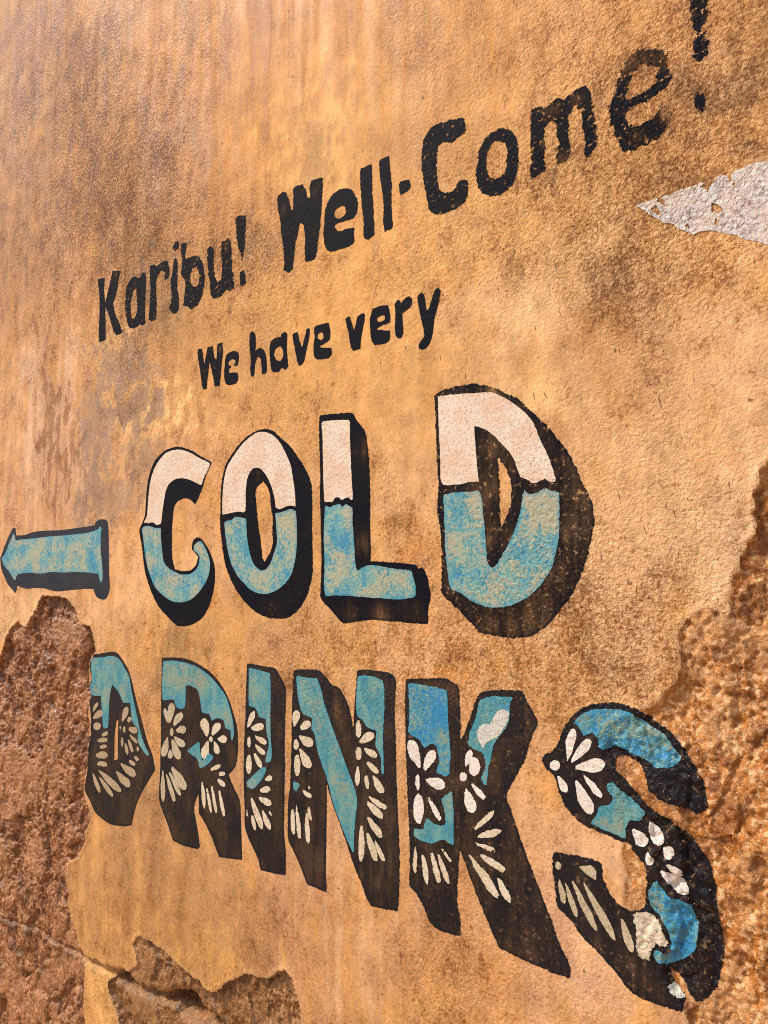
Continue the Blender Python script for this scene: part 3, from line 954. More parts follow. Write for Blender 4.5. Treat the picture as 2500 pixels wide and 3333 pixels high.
# ------------------------------------------------------------------ small black lettering
SMALL = [
 ('letter', 'A', "black brushed letter K beginning the word Karibu", .18, [[(48,715),(118,700),(112,800),(120,920),(150,800),(185,640),(260,640),(240,720),(225,830),(190,930),(205,1010),(240,1100),(275,1185),(255,1210),(205,1210),(175,1130),(150,1040),(122,975),(120,1100),(122,1260),(62,1290),(58,1180),(66,1000),(66,850)]], [tw('A',215,680,60,.7)]),
 ('letter', 'A', "black brushed letter a in the word Karibu", .34, [[(345,715),(385,690),(425,705),(455,650),(487,655),(487,800),(480,960),(485,1110),(450,1140),(430,1120),(400,1150),(360,1162),(325,1140),(303,1040),(298,900),(310,790)],[(372,830),(395,800),(402,900),(405,990),(385,1055),(360,1070),(350,1000),(355,900)]], [tw('A',320,800,60,.8)]),
 ('letter', 'A', "black brushed letter r in the word Karibu", .38, [[(515,590),(560,580),(580,600),(640,550),(685,545),(700,620),(700,690),(665,730),(645,710),(660,650),(620,645),(590,700),(580,800),(585,950),(580,1085),(545,1098),(512,1090),(515,950),(525,800),(520,700)]], [tw('A',620,600,60,.8)]),
 ('letter', 'A', "black brushed letter i with its dot in the word Karibu", .36, [[(735,530),(770,525),(775,640),(768,780),(785,900),(780,1000),(745,1028),(700,1010),(695,960),(715,880),(705,760),(722,650)],[(735,390),(770,365),(785,395),(780,445),(740,465),(725,430)]], []),
 ('letter', 'A', "black brushed letter b in the word Karibu", .40, [[(803,390),(850,378),(855,430),(840,520),(855,530),(920,500),(985,530),(1010,620),(1020,710),(1000,840),(965,930),(900,985),(850,970),(815,965),(830,850),(835,740),(800,680),(810,560),(800,480)],[(905,625),(935,605),(955,640),(960,720),(945,775),(915,780),(890,740),(890,680)]], []),
 ('letter', 'A', "black brushed letter u ending the word Karibu", .38, [[(1035,430),(1075,420),(1105,450),(1100,560),(1110,680),(1130,740),(1160,720),(1175,620),(1165,480),(1170,380),(1235,345),(1260,400),(1265,560),(1275,700),(1285,790),(1245,830),(1210,815),(1170,870),(1110,895),(1070,880),(1060,780),(1045,660),(1040,550)]], [tw('A',1215,420,90,.72)]),
 ('exclamation_mark', 'A', "black exclamation mark after the word Karibu", .30, [[(1290,160),(1360,135),(1390,150),(1385,280),(1380,400),(1368,500),(1350,560),(1340,500),(1310,400),(1300,280)],[(1330,650),(1365,630),(1380,670),(1390,750),(1365,780),(1335,775),(1328,720)]], [tw('A',1345,220,90,.75)]),
 ('letter', 'B', "black brushed letter W beginning the word Well", .24, [[(145,520),(205,480),(235,500),(275,640),(285,640),(290,530),(285,460),(320,425),(375,412),(400,460),(420,530),(440,530),(435,460),(445,380),(555,345),(552,480),(545,650),(530,800),(510,960),(495,1070),(465,1100),(395,1110),(392,1000),(395,900),(380,780),(355,770),(335,850),(310,950),(300,1050),(285,1180),(250,1215),(200,1190),(205,1080),(195,950),(180,850),(170,720),(150,640)]], [tw('B',200,640,80,.75), tw('B',490,480,90,.8)]),
 ('letter', 'B', "black brushed letter e in the word Well", .20, [[(735,450),(800,455),(845,500),(870,570),(865,670),(825,720),(740,750),(680,770),(660,800),(700,830),(780,810),(845,798),(835,850),(840,930),(800,970),(700,1005),(610,1020),(575,970),(560,880),(565,760),(575,640),(610,550),(660,490)],[(680,640),(720,612),(755,620),(760,665),(735,705),(690,720),(662,705),(662,670)]], []),
 ('letter', 'B', "black brushed first letter l of the word Well", .22, [[(888,275),(995,230),(1003,330),(1005,500),(1015,650),(1020,780),(1022,880),(955,918),(920,890),(920,760),(905,620),(895,450)]], [tw('B',945,280,70,.8)]),
 ('letter', 'B', "black brushed second letter l of the word Well, next to the hyphen", .22, [[(1060,195),(1155,155),(1165,260),(1178,400),(1175,560),(1185,700),(1190,815),(1110,845),(1095,760),(1100,640),(1090,500),(1068,330)]], []),
 ('hyphen', 'B', "black hyphen between Well and Come", .2, [[(1240,400),(1280,380),(1340,375),(1355,440),(1320,480),(1245,515)]], []),
 ('letter', 'C', "black brushed letter C beginning the word Come", .36, [[(130,610),(200,560),(300,530),(400,505),(445,515),(465,620),(440,660),(390,690),(330,740),(260,735),(215,770),(205,850),(205,960),(210,1080),(235,1165),(300,1175),(360,1140),(395,1080),(430,1055),(480,1070),(480,1180),(460,1250),(400,1310),(300,1360),(200,1378),(150,1360),(115,1290),(90,1150),(65,1000),(60,850),(75,720)]], [tw('C',380,1320,60,.6)]),
 ('letter', 'C', "black brushed letter o in the word Come", .42, [[(700,630),(780,600),(870,615),(915,680),(940,800),(940,920),(915,1030),(880,1110),(800,1190),(700,1215),(610,1195),(565,1130),(548,1020),(560,880),(590,760),(640,680)],[(700,740),(760,720),(810,750),(825,850),(815,960),(785,1030),(720,1050),(670,1010),(650,920),(655,830)]], []),
 ('letter', 'C', "black brushed letter m in the word Come, worn thin in its middle leg", .58, [[(1040,410),(1130,395),(1160,420),(1220,370),(1300,330),(1360,320),(1440,260),(1560,215),(1600,300),(1620,450),(1640,600),(1650,760),(1600,830),(1545,890),(1515,830),(1520,720),(1500,580),(1480,450),(1450,415),(1410,470),(1390,580),(1395,720),(1400,850),(1360,920),(1270,930),(1265,820),(1275,680),(1265,560),(1220,545),(1180,610),(1185,760),(1175,900),(1175,990),(1110,1040),(1020,1080),(1035,960),(1040,820),(1035,650),(1045,520)]], [tw('C',1250,440,110,.62), tw('C',1330,880,90,.45), tw('C',1165,740,60,.6), tw('C',1470,330,110,.75)]),
 ('letter', 'E', "black brushed letter e ending the word Come, washed out brown at its crown", .70, [[(430,480),(500,435),(600,420),(700,440),(760,510),(775,600),(815,700),(780,750),(700,840),(600,910),(500,950),(420,990),(395,1030),(430,1110),(500,1115),(600,1080),(660,990),(700,905),(800,930),(805,1050),(740,1180),(620,1280),(500,1340),(400,1380),(320,1350),(270,1240),(235,1110),(210,985),(260,870),(300,720),(360,580)],[(400,880),(415,770),(460,660),(530,590),(610,590),(640,650),(630,740),(560,810),(480,850)]], [tw('E',590,450,170,.30), tw('E',380,560,120,.40), tw('E',760,560,90,.5), tw('E',760,1010,110,.28), tw('E',480,1230,110,.7)]),
 ('exclamation_mark', 'E', "tall black exclamation mark after Come, cut off by the top edge", .80, [[(940,-160),(1140,-160),(1145,100),(1125,250),(1145,420),(1150,500),(1090,555),(1000,565),(970,470),(985,350),(955,200),(935,60)],[(980,835),(1040,808),(1085,840),(1118,900),(1105,985),(1040,1048),(998,985),(970,890)]], [tw('E',960,120,70,.6), tw('E',1130,150,60,.5)]),
 ('letter', 'F', "black brushed letter W of the word We", .26, [[(140,785),(195,775),(205,870),(215,935),(235,850),(250,755),(310,752),(325,850),(345,890),(350,800),(355,720),(415,712),(418,820),(405,950),(395,1080),(385,1180),(330,1195),(318,1140),(295,1020),(272,940),(262,1050),(250,1150),(242,1225),(200,1228),(185,1130),(165,1000),(145,880)]], [tw('F',385,790,60,.55), tw('F',225,1010,50,.7)]),
 ('letter', 'F', "black brushed letter e of the word We", .10, [[(470,830),(530,805),(585,815),(590,880),(580,960),(520,975),(482,1000),(490,1040),(540,1035),(583,1040),(583,1110),(560,1160),(490,1175),(445,1150),(432,1060),(438,950),(445,870)],[(480,920),(520,895),(550,905),(550,940),(510,958),(480,955)]], []),
 ('letter', 'F', "black brushed letter h of the word have", .10, [[(705,610),(740,592),(768,620),(775,720),(770,800),(820,770),(865,800),(890,890),(895,1010),(885,1050),(840,1060),(835,980),(825,880),(795,870),(770,930),(765,1030),(755,1080),(725,1085),(712,1020),(718,900),(705,760)]], []),
 ('letter', 'F', "black brushed letter a of the word have", .12, [[(1045,620),(1085,595),(1110,620),(1108,750),(1115,880),(1125,980),(1090,1010),(1050,990),(1020,1030),(960,1040),(938,990),(928,900),(922,780),(935,700),(985,660),(1040,650)],[(1000,770),(1040,755),(1065,800),(1065,870),(1040,910),(1005,905),(978,860),(980,810)]], [tw('F',1085,620,40,.75)]),
 ('letter', 'F', "black brushed letter v of the word have", .12, [[(1160,615),(1220,598),(1245,690),(1270,760),(1300,650),(1315,570),(1355,548),(1355,620),(1335,720),(1315,830),(1290,930),(1240,975),(1220,920),(1195,800),(1175,700)]], []),
 ('letter', 'F', "black brushed letter e ending the word have", .08, [[(1395,545),(1470,515),(1560,498),(1578,590),(1575,680),(1540,710),(1485,740),(1465,755),(1500,768),(1590,768),(1595,830),(1570,880),(1500,893),(1430,895),(1400,850),(1395,740),(1405,650)],[(1440,625),(1480,600),(1500,620),(1500,670),(1470,685),(1438,660)]], []),
 ('letter', 'G', "black brushed letter v beginning the word very", .10, [[(245,445),(298,432),(320,510),(340,575),(360,510),(375,440),(420,400),(462,390),(455,480),(432,590),(418,690),(410,785),(325,805),(300,740),(285,630),(260,530)]], []),
 ('letter', 'G', "black brushed letter e in the word very", .08, [[(540,350),(620,318),(710,308),(728,390),(735,490),(690,515),(640,530),(590,560),(600,575),(680,580),(730,578),(725,680),(690,720),(620,735),(560,743),(530,690),(515,580),(512,460)],[(590,455),(640,422),(672,425),(670,465),(630,488),(598,485)]], []),
 ('letter', 'G', "black brushed letter r in the word very", .07, [[(775,300),(810,255),(838,260),(850,290),(890,235),(945,212),(975,245),(965,310),(920,360),(865,400),(868,500),(875,620),(845,670),(800,655),(780,580),(785,450),(785,350)]], []),
 ('letter', 'G', "black brushed letter y ending the word very", .09, [[(1020,210),(1070,175),(1100,200),(1115,290),(1130,365),(1155,330),(1180,240),(1210,140),(1250,120),(1275,140),(1265,240),(1240,350),(1210,470),(1195,600),(1175,690),(1130,770),(1080,795),(1040,775),(1035,730),(1070,690),(1098,640),(1085,540),(1060,430),(1040,330)]], []),
]
for nm, c, lab, rag, loops, thin in SMALL:
    paint(nm, wall, [W(c, L) for L in loops], m_black, 0, rag, 1.0, thin, label=lab)

# ------------------------------------------------------------------ arrow and COLD
ar = paint('arrow', wall, [W('AR', [(5,690),(40,600),(100,450),(160,320),(185,280),(215,285),(228,385),(330,378),(450,340),(600,320),(850,310),(1050,280),(1200,262),(1280,245),(1290,210),(1350,170),(1420,170),(1455,200),(1468,300),(1475,600),(1480,900),(1485,1080),(1465,1180),(1430,1240),(1380,1250),(1310,1220),(1275,1150),(1265,1110),(1150,1105),(950,1125),(780,1140),(680,1125),(600,1100),(480,1095),(370,1105),(300,1090),(240,1060),(228,1120),(205,1165),(170,1120),(110,1050),(60,940),(20,830)])], m_black_sheen, 0, .05, label="turquoise arrow pointing left with a thick black outline")
paint('blue_fill', ar, [W('AR', [(25,690),(80,620),(130,490),(165,420),(185,360),(205,385),(220,450),(300,440),(450,425),(650,400),(850,385),(1050,365),(1200,345),(1330,300),(1355,250),(1380,285),(1368,400),(1372,600),(1390,800),(1392,960),(1370,1040),(1345,960),(1330,885),(1320,905),(1200,885),(1000,880),(850,885),(700,880),(560,900),(400,890),(260,905),(230,930),(210,995),(170,950),(130,880),(60,790)])], m_blue_pale, 1, .05)

lc = paint('letter', wall, [W('CO', [(65,900),(95,830),(115,760),(125,650),(135,520),(160,390),(210,270),(290,190),(370,155),(440,152),(530,180),(610,225),(670,260),(725,290),(700,340),(665,420),(640,510),(610,590),(570,670),(540,640),(500,615),(440,625),(395,660),(375,710),(365,800),(360,900),(358,1000),(362,1150),(385,1250),(440,1265),(520,1260),(570,1220),(595,1140),(570,1110),(535,1075),(545,1000),(580,965),(620,975),(670,1040),(720,1140),(748,1260),(740,1420),(700,1570),(640,1680),(560,1740),(480,1765),(400,1755),(330,1690),(240,1590),(170,1450),(120,1300),(100,1180),(85,1050)])], m_black, 0, .10, .97, [tw('CO',450,1740,60,.8)], label="large letter C of COLD, white above turquoise with black shadow")
paint('white_fill', lc, [W('CO', [(105,832),(135,770),(145,650),(160,500),(190,380),(240,280),(310,205),(380,180),(450,178),(530,205),(600,245),(660,275),(708,297),(690,350),(650,430),(628,500),(590,480),(540,455),(470,435),(400,440),(345,475),(310,530),(290,620),(275,720),(268,800),(262,840),(225,855),(190,830),(150,838)])], m_white, 1, .05)
paint('blue_fill', lc, [W('CO', [(88,880),(130,862),(180,870),(210,880),(262,880),(262,960),(270,1080),(285,1180),(330,1240),(390,1275),(450,1300),(530,1290),(590,1235),(610,1150),(590,1110),(555,1085),(555,1040),(590,1005),(620,1000),(650,1040),(690,1130),(705,1230),(680,1340),(620,1440),(540,1520),(460,1548),(380,1545),(310,1510),(220,1430),(165,1320),(130,1200),(110,1080),(100,970)])], m_blue_pale, 1, .05)

lo_ = paint('letter', wall, [W('CO', [(1100,15),(1180,-10),(1260,0),(1330,60),(1420,140),(1500,250),(1560,350),(1610,480),(1620,620),(1620,800),(1625,1000),(1630,1180),(1620,1350),(1560,1530),(1480,1640),(1400,1690),(1310,1700),(1200,1680),(1090,1620),(1000,1530),(930,1430),(870,1300),(830,1170),(805,1000),(792,850),(795,720),(800,560),(815,420),(850,300),(910,200),(1000,90)]),
      W('CO', [(1180,465),(1210,500),(1240,580),(1250,700),(1265,800),(1260,900),(1265,1000),(1240,1100),(1190,1180),(1175,1150),(1160,1020),(1140,880),(1130,760),(1120,650),(1115,550),(1140,500)])], m_black, 0, .20, .97, [tw('CO',1140,400,60,.85), tw('CO',1240,1620,120,.85)], label="large letter O of COLD, white above turquoise with black shadow")
paint('white_fill', lo_, [W('CO', [(815,760),(815,620),(830,450),(860,330),(920,230),(1000,120),(1110,30),(1180,15),(1260,40),(1330,110),(1390,220),(1430,320),(1450,440),(1465,560),(1472,690),(1430,680),(1380,690),(1340,710),(1295,705),(1285,620),(1260,520),(1210,410),(1160,350),(1110,340),(1070,370),(1040,440),(1025,560),(1025,680),(1020,745),(970,735),(920,740),(860,755)])], m_white, 1, .06)
paint('blue_fill', lo_, [W('CO', [(832,820),(890,810),(940,780),(1000,790),(1032,800),(1035,920),(1050,1050),(1085,1180),(1140,1250),(1190,1258),(1240,1210),(1280,1100),(1305,1000),(1295,850),(1290,745),(1340,740),(1380,725),(1430,710),(1475,730),(1482,850),(1485,1000),(1475,1150),(1440,1290),(1380,1380),(1290,1450),(1190,1475),(1090,1450),(1020,1390),(950,1310),(900,1210),(870,1110),(845,980)])], m_blue_pale, 1, .08)

ll = paint('letter', wall, [W('L', [(112,190),(125,150),(280,135),(430,130),(470,190),(550,295),(575,400),(600,650),(605,900),(605,1100),(610,1300),(615,1500),(610,1550),(700,1555),(850,1565),(1040,1585),(1065,1625),(1100,1605),(1130,1650),(1165,1760),(1185,1900),(1165,2000),(1160,2160),(1000,2150),(800,2130),(600,2120),(380,2150),(330,2140),(290,2090),(210,2000),(140,1920),(130,1850),(138,1600),(130,1300),(120,1000),(120,700),(112,400)])], m_black, 0, .16, .98, [tw('L',520,480,130,.62), tw('L',540,1400,140,.72), tw('L',1000,2120,200,.66), tw('L',420,2050,170,.75), tw('L',700,2110,170,.6)], label="large letter L of COLD, white above turquoise with black shadow")
paint('white_fill', ll, [W('L', [(135,212),(250,200),(400,195),(412,230),(412,400),(420,600),(430,800),(438,920),(435,985),(400,940),(360,950),(335,975),(300,940),(265,945),(240,985),(160,985),(155,800),(150,550),(145,350)])], m_white, 1, .06)
paint('blue_fill', ll, [W('L', [(170,1015),(210,1030),(250,1020),(300,1000),(340,1030),(370,1000),(435,1040),(440,1200),(455,1400),(470,1600),(490,1640),(580,1590),(700,1600),(850,1625),(1000,1640),(1030,1740),(1045,1850),(1030,1900),(900,1920),(700,1910),(500,1895),(300,1880),(180,1890),(165,1800),(170,1600),(160,1300)])], m_blue_pale, 1, .10)

ld = paint('letter', wall, [W('D', [(80,205),(180,160),(300,130),(420,120),(540,140),(650,185),(780,260),(900,370),(1010,480),(1100,590),(1170,690),(1230,800),(1290,930),(1330,1020),(1360,1110),(1365,1250),(1340,1380),(1300,1550),(1240,1700),(1160,1850),(1060,1980),(960,2080),(860,2140),(750,2160),(600,2145),(440,2115),(400,2070),(310,1970),(230,1890),(140,1800),(135,1700),(140,1500),(130,1300),(100,1100),(115,960),(105,800),(95,600),(90,400)]),
      W('D', [(592,720),(630,770),(665,830),(690,900),(693,980),(690,1070),(670,1140),(640,1220),(620,1260),(612,1180),(608,1000),(600,850)])], m_black, 0, .34, .80,
      [tw('D',540,150,70,.5), tw('D',1170,1000,190,.72), tw('D',1150,1300,110,.66), tw('D',1080,1600,150,.72), tw('D',860,1960,190,.66), tw('D',600,2030,190,.66), tw('D',500,620,120,.66), tw('D',560,1000,110,.7), tw('D',540,1350,110,.66), tw('D',250,960,100,.8), tw('D',940,950,130,.65)], label="largest letter D of COLD, white above turquoise with broad black shadow")
paint('white_fill', ld, [W('D', [(112,220),(250,205),(400,195),(540,190),(640,230),(740,295),(820,360),(880,440),(930,560),(990,690),(1030,790),(1060,905),(1010,910),(970,880),(930,900),(880,920),(830,890),(770,870),(745,790),(700,690),(620,600),(530,510),(460,475),(405,460),(412,600),(425,760),(440,905),(380,905),(320,920),(250,930),(160,930),(135,900),(130,700),(120,450)])], m_white, 1, .10)
paint('blue_fill', ld, [W('D', [(155,1005),(240,990),(330,985),(440,975),(460,1010),(475,1150),(490,1300),(500,1450),(515,1560),(540,1590),(570,1580),(620,1500),(680,1390),(740,1250),(775,1120),(790,1000),(800,965),(850,1000),(910,990),(960,960),(1010,970),(1085,990),(1088,1100),(1085,1300),(1060,1480),(1020,1600),(960,1700),(880,1790),(780,1860),(680,1900),(560,1915),(480,1900),(380,1860),(280,1790),(210,1770),(190,1650),(170,1450),(165,1200)])], m_blue_pale, 1, .16)


# ------------------------------------------------------------------ DRINKS with its flowers
def petals(parent, c, items, mat, rag=.06, shapes=(), step=0.0045):
    for it in items:
        if len(it) == 3:
            L = petal(c, *it)
        else:
            L = ell(c, *it)
        paint('petal', parent, [L], mat, 1, rag, step=step)
    for s in shapes:
        paint('petal', parent, [W(c, s)], mat, 1, rag, step=step)


d1 = paint('letter', wall, [W('D1', [(145,175),(240,165),(330,150),(430,145),(490,200),(570,330),(610,450),(650,620),(690,780),(740,950),(790,1140),(850,1300),(880,1440),(885,1470),(830,1560),(750,1700),(690,1820),(650,1950),(620,2090),(560,2105),(470,2100),(380,2080),(300,2030),(210,1950),(160,1840),(110,1740),(85,1680),(110,1560),(130,1450),(115,1400),(110,1330),(130,1280),(120,1150),(165,1080),(160,900),(150,720),(165,600),(140,540),(165,440),(150,350),(140,270)]),
      W('D1', [(445,920),(465,910),(462,1350),(425,1360),(430,1100)])], m_black_g, 0, .08, .79, [tw('D1',430,1950,160,.78), tw('D1',420,620,90,.85)], label="flower-patterned letter D of DRINKS, chipped along its left side")
paint('blue_fill', d1, [W('D1', [(165,210),(280,205),(400,190),(480,230),(540,330),(590,430),(610,560),(640,700),(680,880),(720,1050),(770,1200),(825,1310),(790,1310),(730,1230),(690,1150),(690,1010),(630,940),(610,840),(600,720),(520,715),(470,600),(400,510),(370,650),(362,830),(355,1000),(300,1005),(290,880),(270,640),(180,630),(140,560),(170,460),(160,330)])], m_blue, 1, .05)
petals(d1, 'D1', [((175,830),(240,710),45),((180,900),(290,810),80),(230,980,48,45),((265,1100),(357,1045),45),((205,1150),(357,1125),55),((230,1225),(345,1200),45),((200,1310),(357,1300),85),((200,1395),(357,1410),60),((175,1480),(265,1730),55),((235,1520),(415,1775),60),((235,1455),(500,1720),90),((445,1490),(600,1660),90),((495,1400),(665,1540),90),((570,1350),(660,1420),50),((640,1310),(700,1370),45),((510,935),(565,760),65),((565,945),(610,880),50),((490,1050),(495,960),25),(535,1015,18,40),((570,1000),(685,1040),80),((510,1240),(515,1100),35),((545,1150),(575,1300),45),((570,1090),(635,1285),45),((580,1060),(690,1180),45),((680,1200),(690,1265),35)], m_pet_dull)

lr = paint('letter', wall, [W('R', [(80,120),(200,118),(330,135),(440,185),(550,260),(640,360),(720,500),(770,640),(810,800),(822,960),(815,1100),(790,1190),(730,1260),(780,1380),(840,1510),(850,1650),(865,2090),(780,2080),(640,2060),(560,1850),(480,1690),(445,1640),(440,1450),(420,1490),(400,1600),(430,1780),(455,1960),(430,1980),(300,1950),(190,1900),(140,1740),(65,1540),(55,1450),(65,1200),(70,900),(75,500)])], m_black_g, 0, .08, .79, [tw('R',280,1780,160,.74), tw('R',740,1850,170,.76), tw('R',380,700,90,.8), tw('R',350,1180,110,.8)], label="flower-patterned letter R of DRINKS with turquoise bowl and long black legs")
paint('blue_fill', lr, [W('R', [(95,155),(200,150),(350,180),(450,225),(550,300),(630,390),(700,490),(745,620),(775,760),(780,880),(750,970),(750,830),(700,810),(680,730),(620,710),(570,740),(545,670),(490,660),(470,640),(455,540),(430,440),(390,410),(350,390),(315,395),(315,500),(310,600),(270,620),(225,600),(200,530),(150,530),(90,540),(85,350)])], m_blue, 1, .06)
paint('blue_fill', lr, [W('R', [(320,1030),(400,970),(450,930),(460,1050),(480,1120),(540,1050),(590,1080),(560,1130),(500,1180),(450,1200),(430,1110),(380,1070)])], m_blue, 1, .06)
petals(lr, 'R', [((145,770),(110,610),45),((155,760),(185,560),70),((190,790),(280,655),70),(180,845,18,42),((215,835),(320,810),80),((195,890),(305,985),75),((180,910),(250,1115),75),((140,895),(95,1085),70),((162,1010),(165,1105),50),((92,1195),(98,1525),52),((115,1215),(215,1535),50),((135,1190),(270,1470),50),((175,1180),(315,1405),90)], m_gpet)
petals(lr, 'R', [((525,890),(490,710),85),((570,880),(640,755),75),((620,915),(715,915),80),((590,930),(630,1060),60),((530,930),(490,1105),80),(560,915,20,30),((525,1225),(665,1165),50),((610,1250),(700,1250),45),((620,1290),(695,1375),50),((475,1290),(500,1590),45),((505,1310),(570,1645),35),((555,1285),(620,1650),38),((630,1350),(695,1680),40)], m_pet)

li = paint('letter', wall, [W('I', [(130,85),(200,95),(300,115),(400,130),(440,180),(505,310),(510,345),(505,600),(500,900),(505,1100),(500,1400),(495,1700),(510,1900),(512,2150),(420,2135),(265,2100),(240,1990),(180,1860),(115,1690),(110,1500),(100,1200),(100,900),(115,600),(120,300)])], m_black_g, 0, .12, .79, [tw('I',430,500,110,.8), tw('I',380,1850,130,.72), tw('I',470,2000,90,.78)], label="flower-patterned narrow letter I of DRINKS")
paint('blue_fill', li, [W('I', [(150,130),(220,145),(300,165),(360,180),(365,350),(360,600),(365,800),(375,950),(370,1040),(310,1060),(320,980),(345,880),(320,740),(315,630),(250,610),(235,560),(210,520),(150,510),(148,350)])], m_blue, 1, .06)
paint('blue_fill', li, [W('I', [(130,1240),(200,1170),(280,1100),(330,1100),(290,1200),(220,1290),(190,1310),(140,1290)])], m_blue, 1, .06)
petals(li, 'I', [((130,735),(205,550),65),((160,735),(300,690),80),(152,850,18,58),((205,790),(325,870),60),((205,875),(310,975),55),((195,940),(275,1105),60),(152,1070,28,105),((305,1230),(380,1190),60),((235,1335),(370,1300),65),((245,1385),(375,1460),70),((165,1350),(285,1705),70),((175,1520),(215,1715),45),((135,1440),(145,1680),28),((275,1490),(365,1710),65),((345,1510),(380,1570),30)], m_pet, .10)

ln = paint('letter', wall, [W('N', [(95,80),(200,75),(310,80),(370,130),(430,205),(490,230),(540,310),(580,400),(600,500),(615,570),(625,400),(640,200),(645,85),(720,75),(870,95),(950,115),(985,180),(975,400),(985,700),(990,1000),(1000,1300),(1020,1700),(1015,2000),(1005,2175),(900,2160),(770,2130),(730,2060),(670,1900),(620,1780),(560,1600),(500,1430),(430,1230),(385,1080),(385,1300),(380,1700),(385,2010),(330,1990),(210,1940),(160,1800),(90,1640),(50,1550),(45,1350),(50,1200),(65,1100),(75,800),(80,400)])], m_black_g, 0, .16, .79, [tw('N',490,430,130,.66), tw('N',560,620,100,.74), tw('N',300,1750,160,.75), tw('N',780,2010,170,.72), tw('N',950,1450,120,.74), tw('N',930,400,110,.84)], label="flower-patterned letter N of DRINKS with turquoise diagonal")
paint('blue_fill', ln, [W('N', [(115,125),(200,145),(300,150),(330,220),(370,380),(430,560),(490,730),(550,900),(600,1030),(640,1150),(650,1250),(640,1330),(625,1500),(625,1700),(560,1550),(500,1400),(440,1230),(385,1020),(340,900),(300,760),(280,640),(250,590),(260,500),(180,460),(150,390),(130,280)])], m_blue, 1, .07)
paint('blue_fill', ln, [W('N', [(655,130),(760,130),(870,165),(885,250),(885,450),(875,650),(880,850),(885,1010),(860,980),(850,830),(810,740),(815,610),(740,580),(700,520),(655,480),(640,400)])], m_blue, 1, .12)
paint('blue_fill', ln, [W('N', [(90,1040),(160,1070),(120,1140),(100,1120)])], m_blue, 1, .05)
petals(ln, 'N', [((105,570),(130,430),70),((145,600),(245,530),75),((145,650),(265,735),90),(120,725,25,50),((150,760),(240,935),80),(130,910,28,100),((200,970),(255,975),25),((220,1020),(250,1040),30),((180,1070),(250,1110),30),((170,1120),(255,1190),45),((85,1200),(100,1530),45),((120,1225),(155,1560),45),((205,1260),(230,1595),50),((212,1210),(250,1400),36),(662,595,25,80),((660,715),(795,630),85),(660,805,28,65),((700,760),(825,835),65),((705,850),(840,985),60),((655,890),(650,1090),55),((720,940),(740,1120),45),((780,990),(875,1155),65),((720,1160),(910,1290),60),((710,1200),(875,1370),75),((725,1330),(865,1540),75),((690,1360),(685,1750),65),((725,1450),(820,1750),70),((790,1530),(890,1755),50)], m_pet, .12)

lk = paint('letter', wall, [W('K1', [(110,80),(200,75),(320,75),(450,75),(590,130),(600,300),(610,500),(600,620),(620,600),(680,440),(740,280),(775,210),(880,185),(1020,175),(1165,185),(1200,260),(1260,370),(1305,480),(1270,560),(1230,670),(1180,830),(1100,970),(1040,1080),(1020,1150),(1060,1250),(1110,1400)],
      'K2', [(1130,170),(1200,360),(1280,560),(1370,800),(1430,950),(1500,1150),(1570,1310),(1610,1400),(1590,1475),(1500,1455),(1300,1370),(1100,1280),(950,1210),(880,1050),(800,850),(720,650),(650,450),(600,330),(590,500),(580,780),(605,950),(610,1100),(500,1080),(350,1000),(270,830),(200,710),(145,630),(150,450),(140,100)],
      'K1', [(130,1300),(120,1000),(110,600),(105,300)])], m_black_g, 0, .26, .79,
      [tw('K1',560,250,110,.76), tw('K1',1130,420,110,.66), tw('K1',1080,620,110,.72), tw('K1',940,950,120,.78), tw('K2',380,850,130,.74), tw('K2',1150,600,150,.76), tw('K2',1250,1000,190,.76), tw('K2',1050,1180,130,.72), tw('K1',590,1000,70,.75)], label="flower-patterned letter K of DRINKS, patched grey-white on its upper arm")
paint('blue_fill', lk, [W('K1', [(135,110),(250,130),(400,160),(485,190),(490,350),(500,550),(515,750),(510,940),(470,960),(380,920),(410,830),(390,690),(340,670),(280,710),(240,640),(170,590),(135,570),(145,400)])], m_blue2, 1, .18)
paint('blue_fill', lk, [W('K1', [(430,1160),(530,1080),(545,1300)], 'K2', [(545,290),(450,235),(350,265),(250,240),(190,200),(180,130),(270,130)], 'K1', [(300,1330),(400,1400),(470,1390),(460,1270)])], m_blue, 1, .16)
paint('blue_fill', lk, [W('K1', [(775,270),(900,235),(1085,245),(1050,330),(1045,450),(1000,550),(940,620),(900,700),(880,800),(850,950),(840,1080),(790,980),(830,850),(800,750),(730,720),(665,670),(690,560),(740,420)])], m_blue, 1, .16)
paint('grey_patch', lk, [W('K1', [(920,390),(980,350),(1050,380),(1030,470),(980,560),(930,610),(850,650),(810,710),(770,650),(740,560),(800,480),(870,490)])], m_grey, 2, .2)
petals(lk, 'K1', [((240,890),(150,630),105),((275,915),(370,720),95),((290,985),(470,1050),110),(220,1010,22,85),(228,1250,50,140),((300,1110),(430,1370),60),((650,885),(700,715),70),(730,870,55,90),(628,965,38,45),((685,1005),(835,1170),65),((650,1070),(725,1290),105)], m_pet_w, .16)
petals(lk, 'K1', [((690,1475),(920,1265),65)], m_pet, .12)
petals(lk, 'K2', [((725,210),(980,150),85),((705,250),(945,335),55),((740,330),(1020,520),80),((670,340),(955,760),95),((925,530),(1058,800),75),((205,245),(195,555),50),((258,290),(310,640),60),((335,300),(420,635),65),((385,300),(510,650),60),((420,280),(540,460),35)], m_pet, .16)

